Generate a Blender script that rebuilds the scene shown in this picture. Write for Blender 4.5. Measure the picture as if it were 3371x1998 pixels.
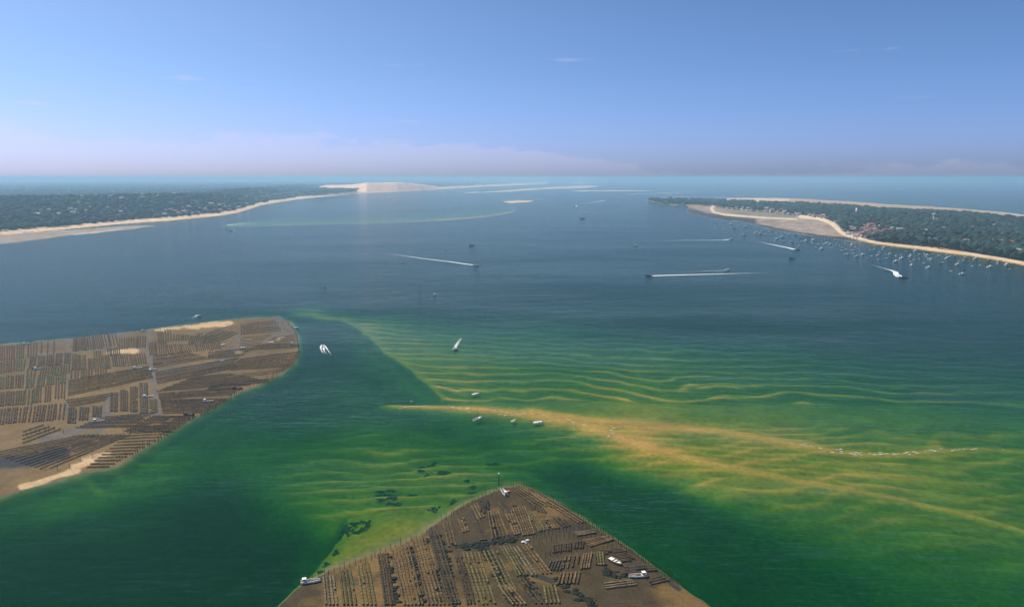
import bpy, math, random
import numpy as np

for o in list(bpy.data.objects):
    bpy.data.objects.remove(o, do_unlink=True)
scene = bpy.context.scene
COL = scene.collection
R = math.radians
rng = np.random.default_rng(7)
random.seed(7)

# ------------------------------------------------------------------ camera, sky, sun, exposure
CAM_H = 150.0
FPX = 2298.0                      # focal length in pixels of the 3371 px wide picture
CX, CY = 1685.5, 999.0
PITCH = math.atan((999.0 - 586.0) / FPX)
cam = bpy.data.cameras.new('camera')
cam.sensor_width = 36.0
cam.lens = 36.0 * FPX / 3371.0
cam.clip_start = 1.0
cam.clip_end = 200000.0
camo = bpy.data.objects.new('camera', cam)
camo.location = (0, 0, CAM_H)
camo.rotation_euler = (R(90) - PITCH, 0, 0)
COL.objects.link(camo)
scene.camera = camo

SUN_EL, SUN_AZ = R(54), R(-58)     # azimuth from the view axis, negative = to the left
world = bpy.data.worlds.new('World')
scene.world = world
world.use_nodes = True
wn, wl = world.node_tree.nodes, world.node_tree.links
for n in list(wn):
    wn.remove(n)


def N(tree, kind, **kw):
    n = tree.nodes.new(kind)
    ins = kw.pop('ins', {})
    for k, v in kw.items():
        setattr(n, k, v)
    for k, v in ins.items():
        s = n.inputs[k]
        if isinstance(v, bpy.types.NodeSocket):
            tree.links.new(v, s)
        else:
            s.default_value = v
    return n


def M(tree, op, a, b=None, c=None, clamp=False):
    n = tree.nodes.new('ShaderNodeMath')
    n.operation = op
    n.use_clamp = clamp
    for i, v in enumerate((a, b, c)):
        if v is None:
            continue
        if isinstance(v, bpy.types.NodeSocket):
            tree.links.new(v, n.inputs[i])
        else:
            n.inputs[i].default_value = v
    return n.outputs[0]


def ramp(tree, fac, a, b, lo=0.0, hi=1.0, smooth=True):
    n = tree.nodes.new('ShaderNodeMapRange')
    n.interpolation_type = 'SMOOTHSTEP' if smooth else 'LINEAR'
    tree.links.new(fac, n.inputs[0])
    n.inputs[1].default_value, n.inputs[2].default_value = a, b
    n.inputs[3].default_value, n.inputs[4].default_value = lo, hi
    return n.outputs[0]


def mixc(tree, fac, a, b, mode='MIX'):
    n = tree.nodes.new('ShaderNodeMix')
    n.data_type = 'RGBA'
    n.blend_type = mode
    for s, v in ((n.inputs[0], fac), (n.inputs[6], a), (n.inputs[7], b)):
        if isinstance(v, bpy.types.NodeSocket):
            tree.links.new(v, s)
        else:
            s.default_value = v if not isinstance(v, tuple) or len(v) == 4 else (*v, 1)
    return n.outputs[2]


wt = world.node_tree
sky = N(wt, 'ShaderNodeTexSky', sky_type='NISHITA', sun_disc=False)
sky.sun_elevation = SUN_EL
sky.sun_rotation = SUN_AZ
sky.altitude = 150
sky.air_density = 0.4
sky.dust_density = 1.5
sky.ozone_density = 2.0
SKY_STRENGTH = 0.1
tc = N(wt, 'ShaderNodeTexCoord')
sep = N(wt, 'ShaderNodeSeparateXYZ', ins={0: tc.outputs['Generated']})
zz = sep.outputs[2]
# thin cumulus bank low over the horizon, all the way round
mp = N(wt, 'ShaderNodeMapping', ins={0: tc.outputs['Generated'], 'Scale': (1.0, 1.0, 3.0), 'Location': (1.45, 0.6, 0.0)})
big = N(wt, 'ShaderNodeTexNoise', ins={'Vector': mp.outputs[0], 'Scale': 2.4, 'Detail': 2.0, 'Roughness': 0.5})
mp2 = N(wt, 'ShaderNodeMapping', ins={0: tc.outputs['Generated'], 'Scale': (1.0, 1.0, 3.2)})
fine = N(wt, 'ShaderNodeTexNoise', ins={'Vector': mp2.outputs[0], 'Scale': 26.0, 'Detail': 7.0, 'Roughness': 0.62})
side = ramp(wt, sep.outputs[0], 0.22, -0.32, 0.014, 0.060)      # the bank stands over the land side of the bay
edge = M(wt, 'ADD', M(wt, 'ADD', side, ramp(wt, big.outputs[0], 0.36, 0.66, -0.008, 0.024)), M(wt, 'MULTIPLY', M(wt, 'SUBTRACT', fine.outputs[0], 0.5), 0.05))
bank = ramp(wt, M(wt, 'SUBTRACT', edge, zz), 0.0, 0.012)
low = ramp(wt, zz, -0.01, 0.05, 0.35, 1.0)
bankf = M(wt, 'MULTIPLY', M(wt, 'MULTIPLY', bank, low), 0.20)
mp3 = N(wt, 'ShaderNodeMapping', ins={0: tc.outputs['Generated'], 'Scale': (1.0, 1.0, 9.0), 'Location': (0.2, 0.0, 0.35)})
wisp = N(wt, 'ShaderNodeTexNoise', ins={'Vector': mp3.outputs[0], 'Scale': 7.0, 'Detail': 6.0, 'Roughness': 0.6})
wf = M(wt, 'MULTIPLY', ramp(wt, wisp.outputs[0], 0.62, 0.76), M(wt, 'MULTIPLY', ramp(wt, zz, 0.05, 0.09), ramp(wt, zz, 0.22, 0.13)))
cf = M(wt, 'MAXIMUM', bankf, M(wt, 'MULTIPLY', wf, 0.28))
tint = mixc(wt, 1.0, sky.outputs[0], mixc(wt, ramp(wt, zz, 0.0, 0.16), (1.10, 1.16, 1.56, 1), (1.0, 1.32, 1.58, 1)), 'MULTIPLY')   # summer haze: lavender low down
skyc = mixc(wt, cf, tint, (7.6, 6.5, 8.2, 1))
bg = N(wt, 'ShaderNodeBackground', ins={'Color': skyc, 'Strength': SKY_STRENGTH})
wo = N(wt, 'ShaderNodeOutputWorld', ins={'Surface': bg.outputs[0]})

sun = bpy.data.lights.new('sun', 'SUN')
sun.energy = 4.5
sun.angle = R(0.53)
sun.color = (1.0, 0.90, 0.74)
suno = bpy.data.objects.new('sun', sun)
suno.rotation_euler = (R(90) - SUN_EL, 0, math.pi - SUN_AZ)
COL.objects.link(suno)

scene.view_settings.view_transform = 'Standard'
scene.view_settings.look = 'None'
scene.view_settings.exposure = 0.15
scene.view_settings.gamma = 1.0
scene.view_settings.use_curve_mapping = False
scene.render.engine = 'CYCLES'
cy = scene.cycles
cy.use_denoising = True
cy.max_bounces = 8
cy.diffuse_bounces = 2
cy.glossy_bounces = 2
cy.transmission_bounces = 4
cy.volume_bounces = 1
cy.transparent_max_bounces = 16
cy.caustics_reflective = False
cy.caustics_refractive = False

# ------------------------------------------------------------------ helpers
SP, CP = math.sin(PITCH), math.cos(PITCH)


def G(u, v, z=0.0):
    """point of height z that the picture shows at (u, v)"""
    dx, dy = (np.asarray(u, float) - CX) / FPX, (np.asarray(v, float) - CY) / FPX
    Y = CP - dy * SP
    Z = -SP - dy * CP
    t = (CAM_H - z) / -Z
    return dx * t, Y * t


def P(x, y, z=0.0):
    zc = y * CP - (z - CAM_H) * SP
    return CX + FPX * x / zc, CY + FPX * (-(y * SP) - (z - CAM_H) * CP) / zc


_perm = np.random.default_rng(3).random((256, 256))


def vnoise(x, y):
    xi, yi = np.floor(x).astype(int), np.floor(y).astype(int)
    fx, fy = x - xi, y - yi
    fx, fy = fx * fx * fx * (fx * (fx * 6 - 15) + 10), fy * fy * fy * (fy * (fy * 6 - 15) + 10)
    a, b = _perm[xi % 256, yi % 256], _perm[(xi + 1) % 256, yi % 256]
    c, d = _perm[xi % 256, (yi + 1) % 256], _perm[(xi + 1) % 256, (yi + 1) % 256]
    return (a + (b - a) * fx) * (1 - fy) + (c + (d - c) * fx) * fy


def fbm(x, y, oct=4, rough=0.5):
    s, a, t = 0.0, 1.0, 0.0
    x, y = np.asarray(x, float), np.asarray(y, float)
    for i in range(oct):
        s = s + a * vnoise(x * 2 ** i + 17.3 * i, y * 2 ** i + 9.1 * i)
        t += a
        a *= rough
    return s / t - 0.5


def sstep(a, b, x):
    t = np.clip((x - a) / (b - a), 0, 1)
    return t * t * (3 - 2 * t)


def inpoly(u, v, poly):
    u, v = np.asarray(u, float), np.asarray(v, float)
    c = np.zeros(u.shape, bool)
    p = np.asarray(poly, float)
    for (x1, y1), (x2, y2) in zip(p, np.roll(p, -1, 0)):
        if y1 == y2:
            continue
        c ^= ((y1 > v) != (y2 > v)) & (u < (x2 - x1) * (v - y1) / (y2 - y1) + x1)
    return c


def pldist(u, v, pl, sv=1.0, closed=False):
    """distance to a polyline, nearest point's parameter 0..1"""
    p = np.asarray(pl, float)
    if closed:
        p = np.vstack([p, p[:1]])
    best = np.full(np.shape(u), 1e18)
    par = np.zeros(np.shape(u))
    n = len(p) - 1
    for i in range(n):
        a, b = p[i], p[i + 1]
        d = (b - a) * (1, sv)
        L = d @ d + 1e-9
        t = np.clip(((u - a[0]) * d[0] + (v - a[1]) * sv * d[1]) / L, 0, 1)
        q = (u - a[0] - t * d[0]) ** 2 + ((v - a[1]) * sv - t * d[1]) ** 2
        m = q < best
        best = np.where(m, q, best)
        par = np.where(m, (i + t) / n, par)
    return np.sqrt(best), par


def mesh_np(name, V, F, mat=None, parent=None, smooth=False, loc=None, col=None, link=True):
    """V (n,3), F (m,3) or (m,4) -> one mesh object"""
    V = np.asarray(V, np.float32)
    F = np.asarray(F, np.int32)
    me = bpy.data.meshes.new(name)
    m, k = F.shape
    me.vertices.add(len(V))
    me.vertices.foreach_set('co', V.ravel())
    me.loops.add(m * k)
    me.loops.foreach_set('vertex_index', F.ravel())
    me.polygons.add(m)
    me.polygons.foreach_set('loop_start', np.arange(0, m * k, k, dtype=np.int32))
    me.polygons.foreach_set('use_smooth', np.full(m, bool(smooth)))
    if col is not None:
        at = me.attributes.new('col', 'FLOAT_COLOR', 'POINT')
        c4 = np.ones((len(V), 4), np.float32)
        c4[:, :3] = col
        at.data.foreach_set('color', c4.ravel())
    me.update(calc_edges=True)
    if mat is not None:
        me.materials.append(mat)
    o = bpy.data.objects.new(name, me)
    if loc is not None:
        o.location = loc
    if parent is not None:
        o.parent = parent
    if link:
        COL.objects.link(o)
    return o


def tag(o, label=None, cat=None, group=None, kind=None):
    if label:
        o['label'] = label
    if cat:
        o['category'] = cat
    if group:
        o['group'] = group
    if kind:
        o['kind'] = kind
    return o


def material(name, rough=0.8, spec=0.3):
    m = bpy.data.materials.new(name)
    m.use_nodes = True
    t = m.node_tree
    b = t.nodes['Principled BSDF']
    b.inputs['Roughness'].default_value = rough
    b.inputs['Specular IOR Level'].default_value = spec
    return m, t, b


def noisy(name, base, var=0.25, scale=1.0, rough=0.8, spec=0.3, bump=0.0, detail=4.0, second=None, hue=0.0, objrand=0.0):
    """plain procedural paint / wood / fabric: base colour broken up by noise"""
    m, t, b = material(name, rough, spec)
    co = N(t, 'ShaderNodeTexCoord')
    nz = N(t, 'ShaderNodeTexNoise', ins={'Vector': co.outputs['Object'], 'Scale': scale, 'Detail': detail, 'Roughness': 0.6})
    c2 = second if second else tuple(x * (1 - var) for x in base)
    c = mixc(t, ramp(t, nz.outputs[0], 0.35, 0.65), c2, base)
    if objrand:
        oi = N(t, 'ShaderNodeObjectInfo')
        hs = N(t, 'ShaderNodeHueSaturation', ins={'Color': c, 'Value': ramp(t, oi.outputs['Random'], 0, 1, 1 - objrand, 1 + objrand, False)})
        c = hs.outputs[0]
    t.links.new(c, b.inputs['Base Color'])
    if bump:
        bp = N(t, 'ShaderNodeBump', ins={'Height': nz.outputs[0], 'Strength': bump, 'Distance': 0.1})
        t.links.new(bp.outputs[0], b.inputs['Normal'])
    return m


# ------------------------------------------------------------------ the sea bed, banks and flats
# control depths (metres) at picture points of the 2504 px wide view
K = 3371 / 2504.0
CTRL = [
    # plate right of the channel
    (760, 772, .9), (900, 795, 1.0), (1000, 805, 1.7), (1100, 830, 1.8), (1000, 862, 1.2), (1060, 900, 1.2), (1200, 870, 1.7), (1200, 940, 1.5),
    (1120, 960, 1.2), (1400, 830, 2.4), (1400, 900, 1.9), (1400, 980, 1.5), (1600, 860, 2.6), (1600, 950, 2.0), (1700, 1010, 1.8), (1900, 850, 3.8), (1900, 950, 2.5),
    (2000, 1050, 2.0), (2100, 1000, 2.6), (2300, 900, 4.2), (2400, 1000, 3.2), (1100, 765, 3.4), (900, 745, 4.5), (1500, 770, 4.2), (2000, 780, 6), (2440, 780, 6.5), (1300, 800, 2.6),
    (1700, 790, 4.5), (2250, 1040, 2.3), (2440, 1070, 2.4), (600, 700, 7), (1200, 690, 7), (2000, 690, 7), (2440, 850, 5.5), (300, 760, 6),
    # channel
    (780, 790, 4.5), (850, 850, 4.6), (930, 920, 4.2), (1000, 965, 3.6), (780, 880, 4.8), (860, 960, 3.4), (740, 830, 4),
    # spit neighbourhood
    (1700, 1090, .85), (1900, 1120, .95), (2100, 1155, 1.15), (2300, 1160, 1.35), (2430, 1200, 1.5), (1560, 1060, .7),
    (1600, 1130, 1.0), (1720, 1170, 1.1), (1900, 1220, 1.5), (2100, 1280, 2.0), (2300, 1330, 2.4), (2440, 1400, 3.0), (1450, 1090, 1.8),
    # pool between the near bed and the spit
    (1350, 1120, 2.6), (1420, 1150, 4.0), (1600, 1200, 4.6), (1750, 1280, 6), (1900, 1350, 5.5), (2100, 1400, 4.4), (2300, 1440, 3.8), (1800, 1400, 6.5),
    (1650, 1300, 5), (2000, 1310, 3.4), (1450, 1220, 3.2), (1560, 1290, 3.6), (2100, 1500, 5), (1850, 1500, 6.5), (2450, 1500, 4), (1300, 1150, 2.0),
    # green water left of the spit
    (1000, 1015, 2.3), (1100, 1035, 2.3), (1200, 1065, 2.1), (1150, 1105, 1.7), (1000, 1060, 1.7), (900, 1045, 1.6), (850, 1000, 2.4),
    (800, 1060, 2.0), (700, 1000, 3.0), (700, 1100, 2.0), (600, 1120, 1.9), (760, 1150, 1.5), (900, 1150, 1.3), (1000, 1150, 1.2), (1100, 1180, 1.1), (1200, 1150, 1.3),
    (700, 1200, 1.7), (780, 1250, 1.6),
    (400, 1165, 1.7), (250, 1215, 1.8), (130, 1245, 2.0), (500, 1090, 2.2), (640, 1040, 2.4),
    # left pool
    (450, 1215, 4.5), (550, 1200, 4.5), (630, 1250, 4.0), (300, 1275, 4.2), (130, 1300, 4.2), (400, 1330, 6), (150, 1400, 6), (600, 1330, 6), (740, 1310, 4.6), (650, 1420, 8),
    (700, 1370, 7), (640, 1290, 5), (400, 1500, 7), (-100, 1400, 6), (-100, 1250, 2.2),
    # shelf round the near bed
    (850, 1300, 1.0), (900, 1260, 1.0), (850, 1350, .6), (815, 1395, .3), (1000, 1250, .95), (1100, 1235, .9), (1180, 1190, 1.1), (930, 1300, .65), (1000, 1290, .5), (1280, 1165, 1.6),
]
CT = np.array(CTRL, float)
_sc = np.where((CT[:, 1] > 990) & (CT[:, 0] < 1330), 1.5, np.where((CT[:, 1] > 1050) & (CT[:, 0] > 1500), np.where(CT[:, 2] < 1.6, .84, .95), np.where(CT[:, 1] > 790, .88, 1.1)))
_sc[-11:] = 1.7   # deeper where the bed hardly shows
_sc[(CT[:, 0] > 1550) & (CT[:, 1] > 830) & (CT[:, 1] < 1075)] *= .74
CT[:, 2] *= _sc
CU, CV, CD = CT[:, 0], CT[:, 1] * 1.8, np.log(CT[:, 2] + 0.35)
_r = np.sqrt((CU[:, None] - CU) ** 2 + (CV[:, None] - CV) ** 2)
_w = np.linalg.solve(_r + np.eye(len(CU)) * 2.0, CD - CD.mean())


def base_depth(du, dv):
    out = np.empty(du.shape)
    dv = dv * 1.8
    for i in range(0, len(du), 20000):
        a, b = du[i:i + 20000, None], dv[i:i + 20000, None]
        out[i:i + 20000] = np.sqrt((a - CU) ** 2 + (b - CV) ** 2) @ _w
    return np.clip(np.exp(out + CD.mean()) - 0.35, 0.02, 9.0)


# outlines of the two oyster banks (same 2504 px view)
LBANK = [(-260, 850), (57, 838), (180, 826), (350, 808), (420, 797), (520, 786), (600, 778), (680, 776), (712, 790), (728, 820), (732, 850), (722, 885), (690, 915), (640, 938),
         (590, 958), (540, 985), (480, 1018), (420, 1055), (350, 1098), (290, 1136), (230, 1150), (160, 1168), (57, 1198), (-260, 1290)]
NBANK = [(640, 1520), (735, 1432), (800, 1396), (880, 1368), (960, 1338), (1040, 1302), (1085, 1268), (1140, 1232), (1195, 1204), (1235, 1190), (1270, 1186), (1300, 1196),
         (1350, 1224), (1420, 1264), (1480, 1304), (1540, 1342), (1590, 1380), (1640, 1415), (1680, 1445), (1790, 1520), (1900, 1620), (600, 1620)]
SPIT = [(925, 988), (1000, 992), (1100, 995), (1200, 1002), (1300, 1013), (1400, 1032), (1480, 1055), (1560, 1085), (1640, 1108), (1750, 1132), (1900, 1163), (2050, 1190), (2200, 1216), (2350, 1250), (2440, 1275), (2640, 1330)]
SPIT2 = [(1300, 1005), (1430, 1024), (1600, 1040), (1750, 1052), (1850, 1068), (1950, 1085), (2050, 1102), (2110, 1111), (2200, 1109), (2300, 1100), (2400, 1095), (2640, 1110)]
EDGE = [(700, 767), (760, 771), (820, 780), (868, 797), (908, 830), (950, 868), (1000, 903), (1050, 938), (1085, 975)]
SHELF = [(600, 1520), (700, 1440), (735, 1410), (770, 1382), (800, 1345), (815, 1318), (835, 1304), (850, 1280), (850, 1262), (1180, 1205), (1400, 1500)]
POOL_L = [(-400, 1350), (57, 1278), (200, 1243), (350, 1207), (470, 1186), (560, 1176), (620, 1200), (660, 1238), (720, 1276), (800, 1300), (815, 1318), (800, 1345), (770, 1382), (735, 1410), (700, 1440), (600, 1530), (600, 1700), (-400, 1700)]
POOL_R = [(1290, 1135), (1400, 1112), (1540, 1150), (1720, 1212), (1900, 1290), (2060, 1370), (2200, 1450), (2420, 1600), (1900, 1640), (1790, 1500), (1640, 1390), (1500, 1290), (1380, 1215)]
FARBANK = [(560, 556), (700, 552), (870, 548), (1000, 544), (1100, 538), (1200, 529), (1250, 520), (1262, 516)]


def bed_height(x, y):
    """height of the sand for world points, also a class: 0 sea bed, 1 left bank, 2 near bank, 3 bar / beach sand"""
    u, v = P(x, y)
    du, dv = u / K, v / K
    near = dv > 640
    d = np.full(x.shape, 9.0)
    d[near] = base_depth(du[near], dv[near])
    d = d + (9.0 - d) * sstep(760, 690, dv)
    # sharp western slope of the plate along the channel
    dw = 20 * fbm(x / 55 + 31, y / 75 + 3, 4)
    dx_ = 26 * fbm(x / 60 + 13, y / 80 + 23, 4)
    e, par = pldist(du + dx_, dv + dw, EDGE, 1.6)
    side = inpoly(du + dx_, dv + dw, EDGE + [(2600, 990), (2600, 700), (700, 700)])
    k = np.exp(-(e / 26.0) ** 2) * sstep(700, 800, du)
    d = np.where(side, d * (1 - k) + k * (0.45 + 0.4 * par), d * (1 - np.exp(-(e / 30) ** 2)) + np.exp(-(e / 30) ** 2) * (3.6 - 0.9 * par))
    soft = np.exp(-(e / 7.0) ** 2)
    d = d * (1 - soft * .5) + soft * .5 * (1.3 + 0.2 * par)
    # megaripples
    wx = 55 * fbm(x / 130, y / 130, 3) + 20 * fbm(x / 34 + 5, y / 34, 3)
    ph = (y + 0.10 * x + wx) / 20.0
    s = 0.5 + 0.5 * np.cos(2 * np.pi * (ph + 0.10 * np.cos(2 * np.pi * ph)))
    crest = s ** 2.6
    wx2 = 40 * fbm(x / 60 + 40, y / 60 + 11, 3)
    ph2 = (y - 0.16 * x + wx2) / 15.0
    s2 = (0.5 + 0.5 * np.cos(2 * np.pi * ph2)) ** 2.0
    lump = fbm(x / 34 + 3, y / 17 + 8, 4, 0.55)
    plate = np.where(side, 1.0, 0.0) * sstep(0, 22, e) * sstep(5.6, 3.4, d) * sstep(.2, .7, d)
    below = sstep(1000, 1030, dv)
    amp = plate * (1 - below * sstep(1500, 1900, du)) * (0.60 + 0.75 * sstep(720, 950, dv))
    mod = 0.55 + 0.9 * np.clip(fbm(x / 90 + 7, y / 60, 2) + 0.5, 0, 1)
    wx3 = 26 * fbm(x / 55 + 21, y / 55 + 6, 3)
    s3 = (0.5 + 0.5 * np.cos(2 * np.pi * (y + .22 * x + wx3) / 9.5)) ** 1.8
    d = d - amp * (mod * (crest - 0.35) + .48 * (s3 - .4) * np.clip(2.2 * fbm(x / 80 + 3, y / 60 + 9, 2) + .6, 0, 1.2))
    lo = sstep(1010, 1060, dv) * sstep(3.8, 1.8, d) * sstep(.12, .6, d)
    rgt = sstep(1380, 1560, du)
    d = d - lo * rgt * (1.05 * lump + .32 * (s3 - .4) + 0.5 * (s2 - .3) * np.clip(d, 0, 1))
    shelfmask = inpoly(du + 22 * fbm(x / 14, y / 14, 3), dv + 18 * fbm(x / 14 + 5, y / 14, 3), SHELF + [(1300, 1620), (600, 1620)])
    d = d - lo * (1 - rgt) * np.where(shelfmask, 0.10, 1.0) * (1.0 * (s2 - 0.3) + 0.8 * lump + .4 * (s3 - .4))
    # spits
    q, par = pldist(du, dv, SPIT, 1.7)
    wid = 10 + 19 * np.exp(-((par - .30) / .17) ** 2) + 9 * np.exp(-((par - .55) / .14) ** 2)
    cr = 0.15 + 0.60 * sstep(.45, .95, par) + 0.35 * sstep(.10, 0, par)
    k = np.exp(-(q / wid) ** 2) * sstep(905, 960, du)
    d = d * (1 - k) + k * (cr + 0.10 * fbm(x / 6, y / 6, 3))
    q, par = pldist(du, dv, SPIT2, 1.8)
    cr = 0.24 + 0.25 * sstep(.3, .75, par) + 0.4 * sstep(.8, 1, par)
    k = np.exp(-(q / (11 + 10 * (1 - par))) ** 2)
    d = d * (1 - k) + k * (cr + 0.14 * fbm(x / 7, y / 7, 3))
    # shelf edge of the near bank: steep on its left
    e, par = pldist(du, dv, SHELF[:8], 1.0)
    e = e + 5 * np.abs(fbm(x / 9, y / 9, 3))
    k = np.exp(-(e / 16.0) ** 2)
    d = np.where(shelfmask, d, d * (1 - k) + k * 5.5)
    for pool, dp, w in ((POOL_L, 5.6, 34), (POOL_R, 5.2, 46)):
        e, _ = pldist(du, dv, pool, 1.3, True)
        e = np.where(inpoly(du, dv, pool), e, -e) + 16 * fbm(x / 40 + 2, y / 40, 3)
        k = sstep(-w * .35, w, e)
        d = d * (1 - k) + np.maximum(d, dp) * k
    # oyster banks
    h = -d
    cls = np.zeros(x.shape, int)
    wob = 7 * fbm(x / 16, y / 16, 4) + 4 * fbm(x / 5, y / 5, 2)
    e, _ = pldist(du, dv, LBANK, 1.4, True)
    ins = inpoly(du, dv, LBANK)
    sd = np.where(ins, e, -e) + wob
    flat = 0.10 + 0.16 * fbm(x / 40, y / 40, 3) + 0.05 * fbm(x / 6, y / 6, 2)
    k = sstep(-26, 3, sd)
    h = np.where(sd > -26, h * (1 - k) + k * (0.03 + flat * sstep(0, 30, sd)), h)
    cls[sd > 0] = 1
    e, _ = pldist(du, dv, NBANK, 1.2, True)
    ins = inpoly(du, dv, NBANK)
    sd2 = np.where(ins, e, -e) + wob * 1.3
    k = sstep(-34, 4, sd2)
    h = np.where(sd2 > -34, h * (1 - k) + k * (0.02 + (0.10 + .10 * fbm(x / 22 + 3, y / 22, 3) + .05 * fbm(x / 4, y / 4, 2)) * sstep(0, 24, sd2)), h)
    cls[sd2 > 0] = 2
    return h, cls, u, v, sd, sd2


# ---- far bars, beaches and land outlines (full 3371 px picture coordinates)
BARS = [
    ([(1440, 635), (1520, 633), (1615, 629), (1735, 620), (1858, 612), (1940, 609), (1995, 614), (1925, 621), (1790, 625), (1670, 633), (1548, 637)], 1.2),
    ([(1815, 630), (1900, 626), (2040, 625), (2150, 627), (2235, 624), (2160, 631), (2040, 631), (1900, 633)], 0.8),
    ([(1635, 663), (1690, 659), (1778, 659), (1740, 668), (1680, 671)], 0.7),
    ([(2150, 640), (2230, 636), (2400, 630), (2300, 637), (2200, 643)], 0.4),
    ([(1780, 604), (1900, 600), (2000, 603), (1900, 607)], 0.6),
]
LSHORE = [(-300, 792), (-100, 778), (77, 762), (220, 752), (379, 736), (539, 725), (639, 716), (719, 708), (779, 698), (819, 686), (855, 674), (899, 666), (978, 654), (1060, 646), (1115, 641), (1192, 634), (1300, 629), (1450, 621), (1600, 612), (1800, 602)]
LLAND = LSHORE + [(1800, 594), (1500, 589.6), (-420, 589.6), (-420, 790)]
LFLAT = [(-420, 775), (77, 764), (220, 756), (379, 745), (480, 741), (520, 745), (400, 760), (300, 770), (180, 782), (77, 797), (-420, 850)]
CAPE_N = [(2131, 661), (2170, 670), (2200, 675), (2265, 677), (2345, 678), (2380, 684), (2420, 688), (2480, 694), (2540, 698), (2600, 705), (2650, 711), (2700, 718), (2720, 723), (2745, 733), (2760, 743), (2768, 755), (2775, 765), (2800, 775), (2830, 783), (2860, 792), (2900, 800), (2950, 805), (3000, 810), (3040, 814), (3090, 817), (3130, 824), (3180, 832), (3240, 842), (3294, 850), (3420, 874), (3800, 945)]
CAPE_F = [(3800, 790), (3420, 733), (3294, 718), (3230, 712), (3150, 705), (3060, 700), (2980, 696), (2900, 691), (2850, 686), (2780, 680), (2700, 675), (2640, 672), (2560, 670), (2500, 667), (2400, 662), (2300, 659), (2200, 656), (2140, 656)]
CAPE = CAPE_N + CAPE_F
OCEAN_B = [(3900, 800), (3420, 722), (3294, 706), (3230, 700), (3150, 693), (3060, 687), (2980, 683), (2900, 678), (2850, 674), (2780, 669), (2700, 665), (2640, 661), (2560, 659), (2480, 659), (2400, 660)]
FLATS = [(2262, 676), (2256, 700), (2290, 710), (2350, 722), (2395, 730), (2440, 731), (2480, 742), (2520, 753), (2580, 766), (2640, 774), (2700, 783), (2760, 791), (2830, 799), (2830, 783), (2775, 765), (2745, 733), (2700, 718), (2600, 705), (2480, 694), (2380, 684), (2345, 677)]
HOOK = [(2352, 675), (2342, 688), (2352, 700), (2385, 707), (2450, 713), (2520, 718), (2620, 722)]
VBEACH = [(2640, 713), (2700, 719), (2740, 735), (2758, 750), (2772, 764), (2800, 778), (2840, 787)]
NSHORE = [(2838, 788), (2880, 798), (2950, 807), (3020, 815), (3080, 823), (3140, 831), (3200, 838), (3294, 853), (3420, 877), (3800, 950)]


def grid_uv():
    v = np.concatenate([np.arange(590, 600, 1.0), np.arange(600, 870, 1.6), np.arange(870, 1000, 3.2), np.arange(1000, 1700, 1.8), np.arange(1700, 2190, 2.6)])
    u = np.concatenate([np.arange(-420, 0, 14), np.arange(0, 3371, 4.4), np.arange(3371, 3800, 14)])
    return np.meshgrid(u, v)


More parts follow.
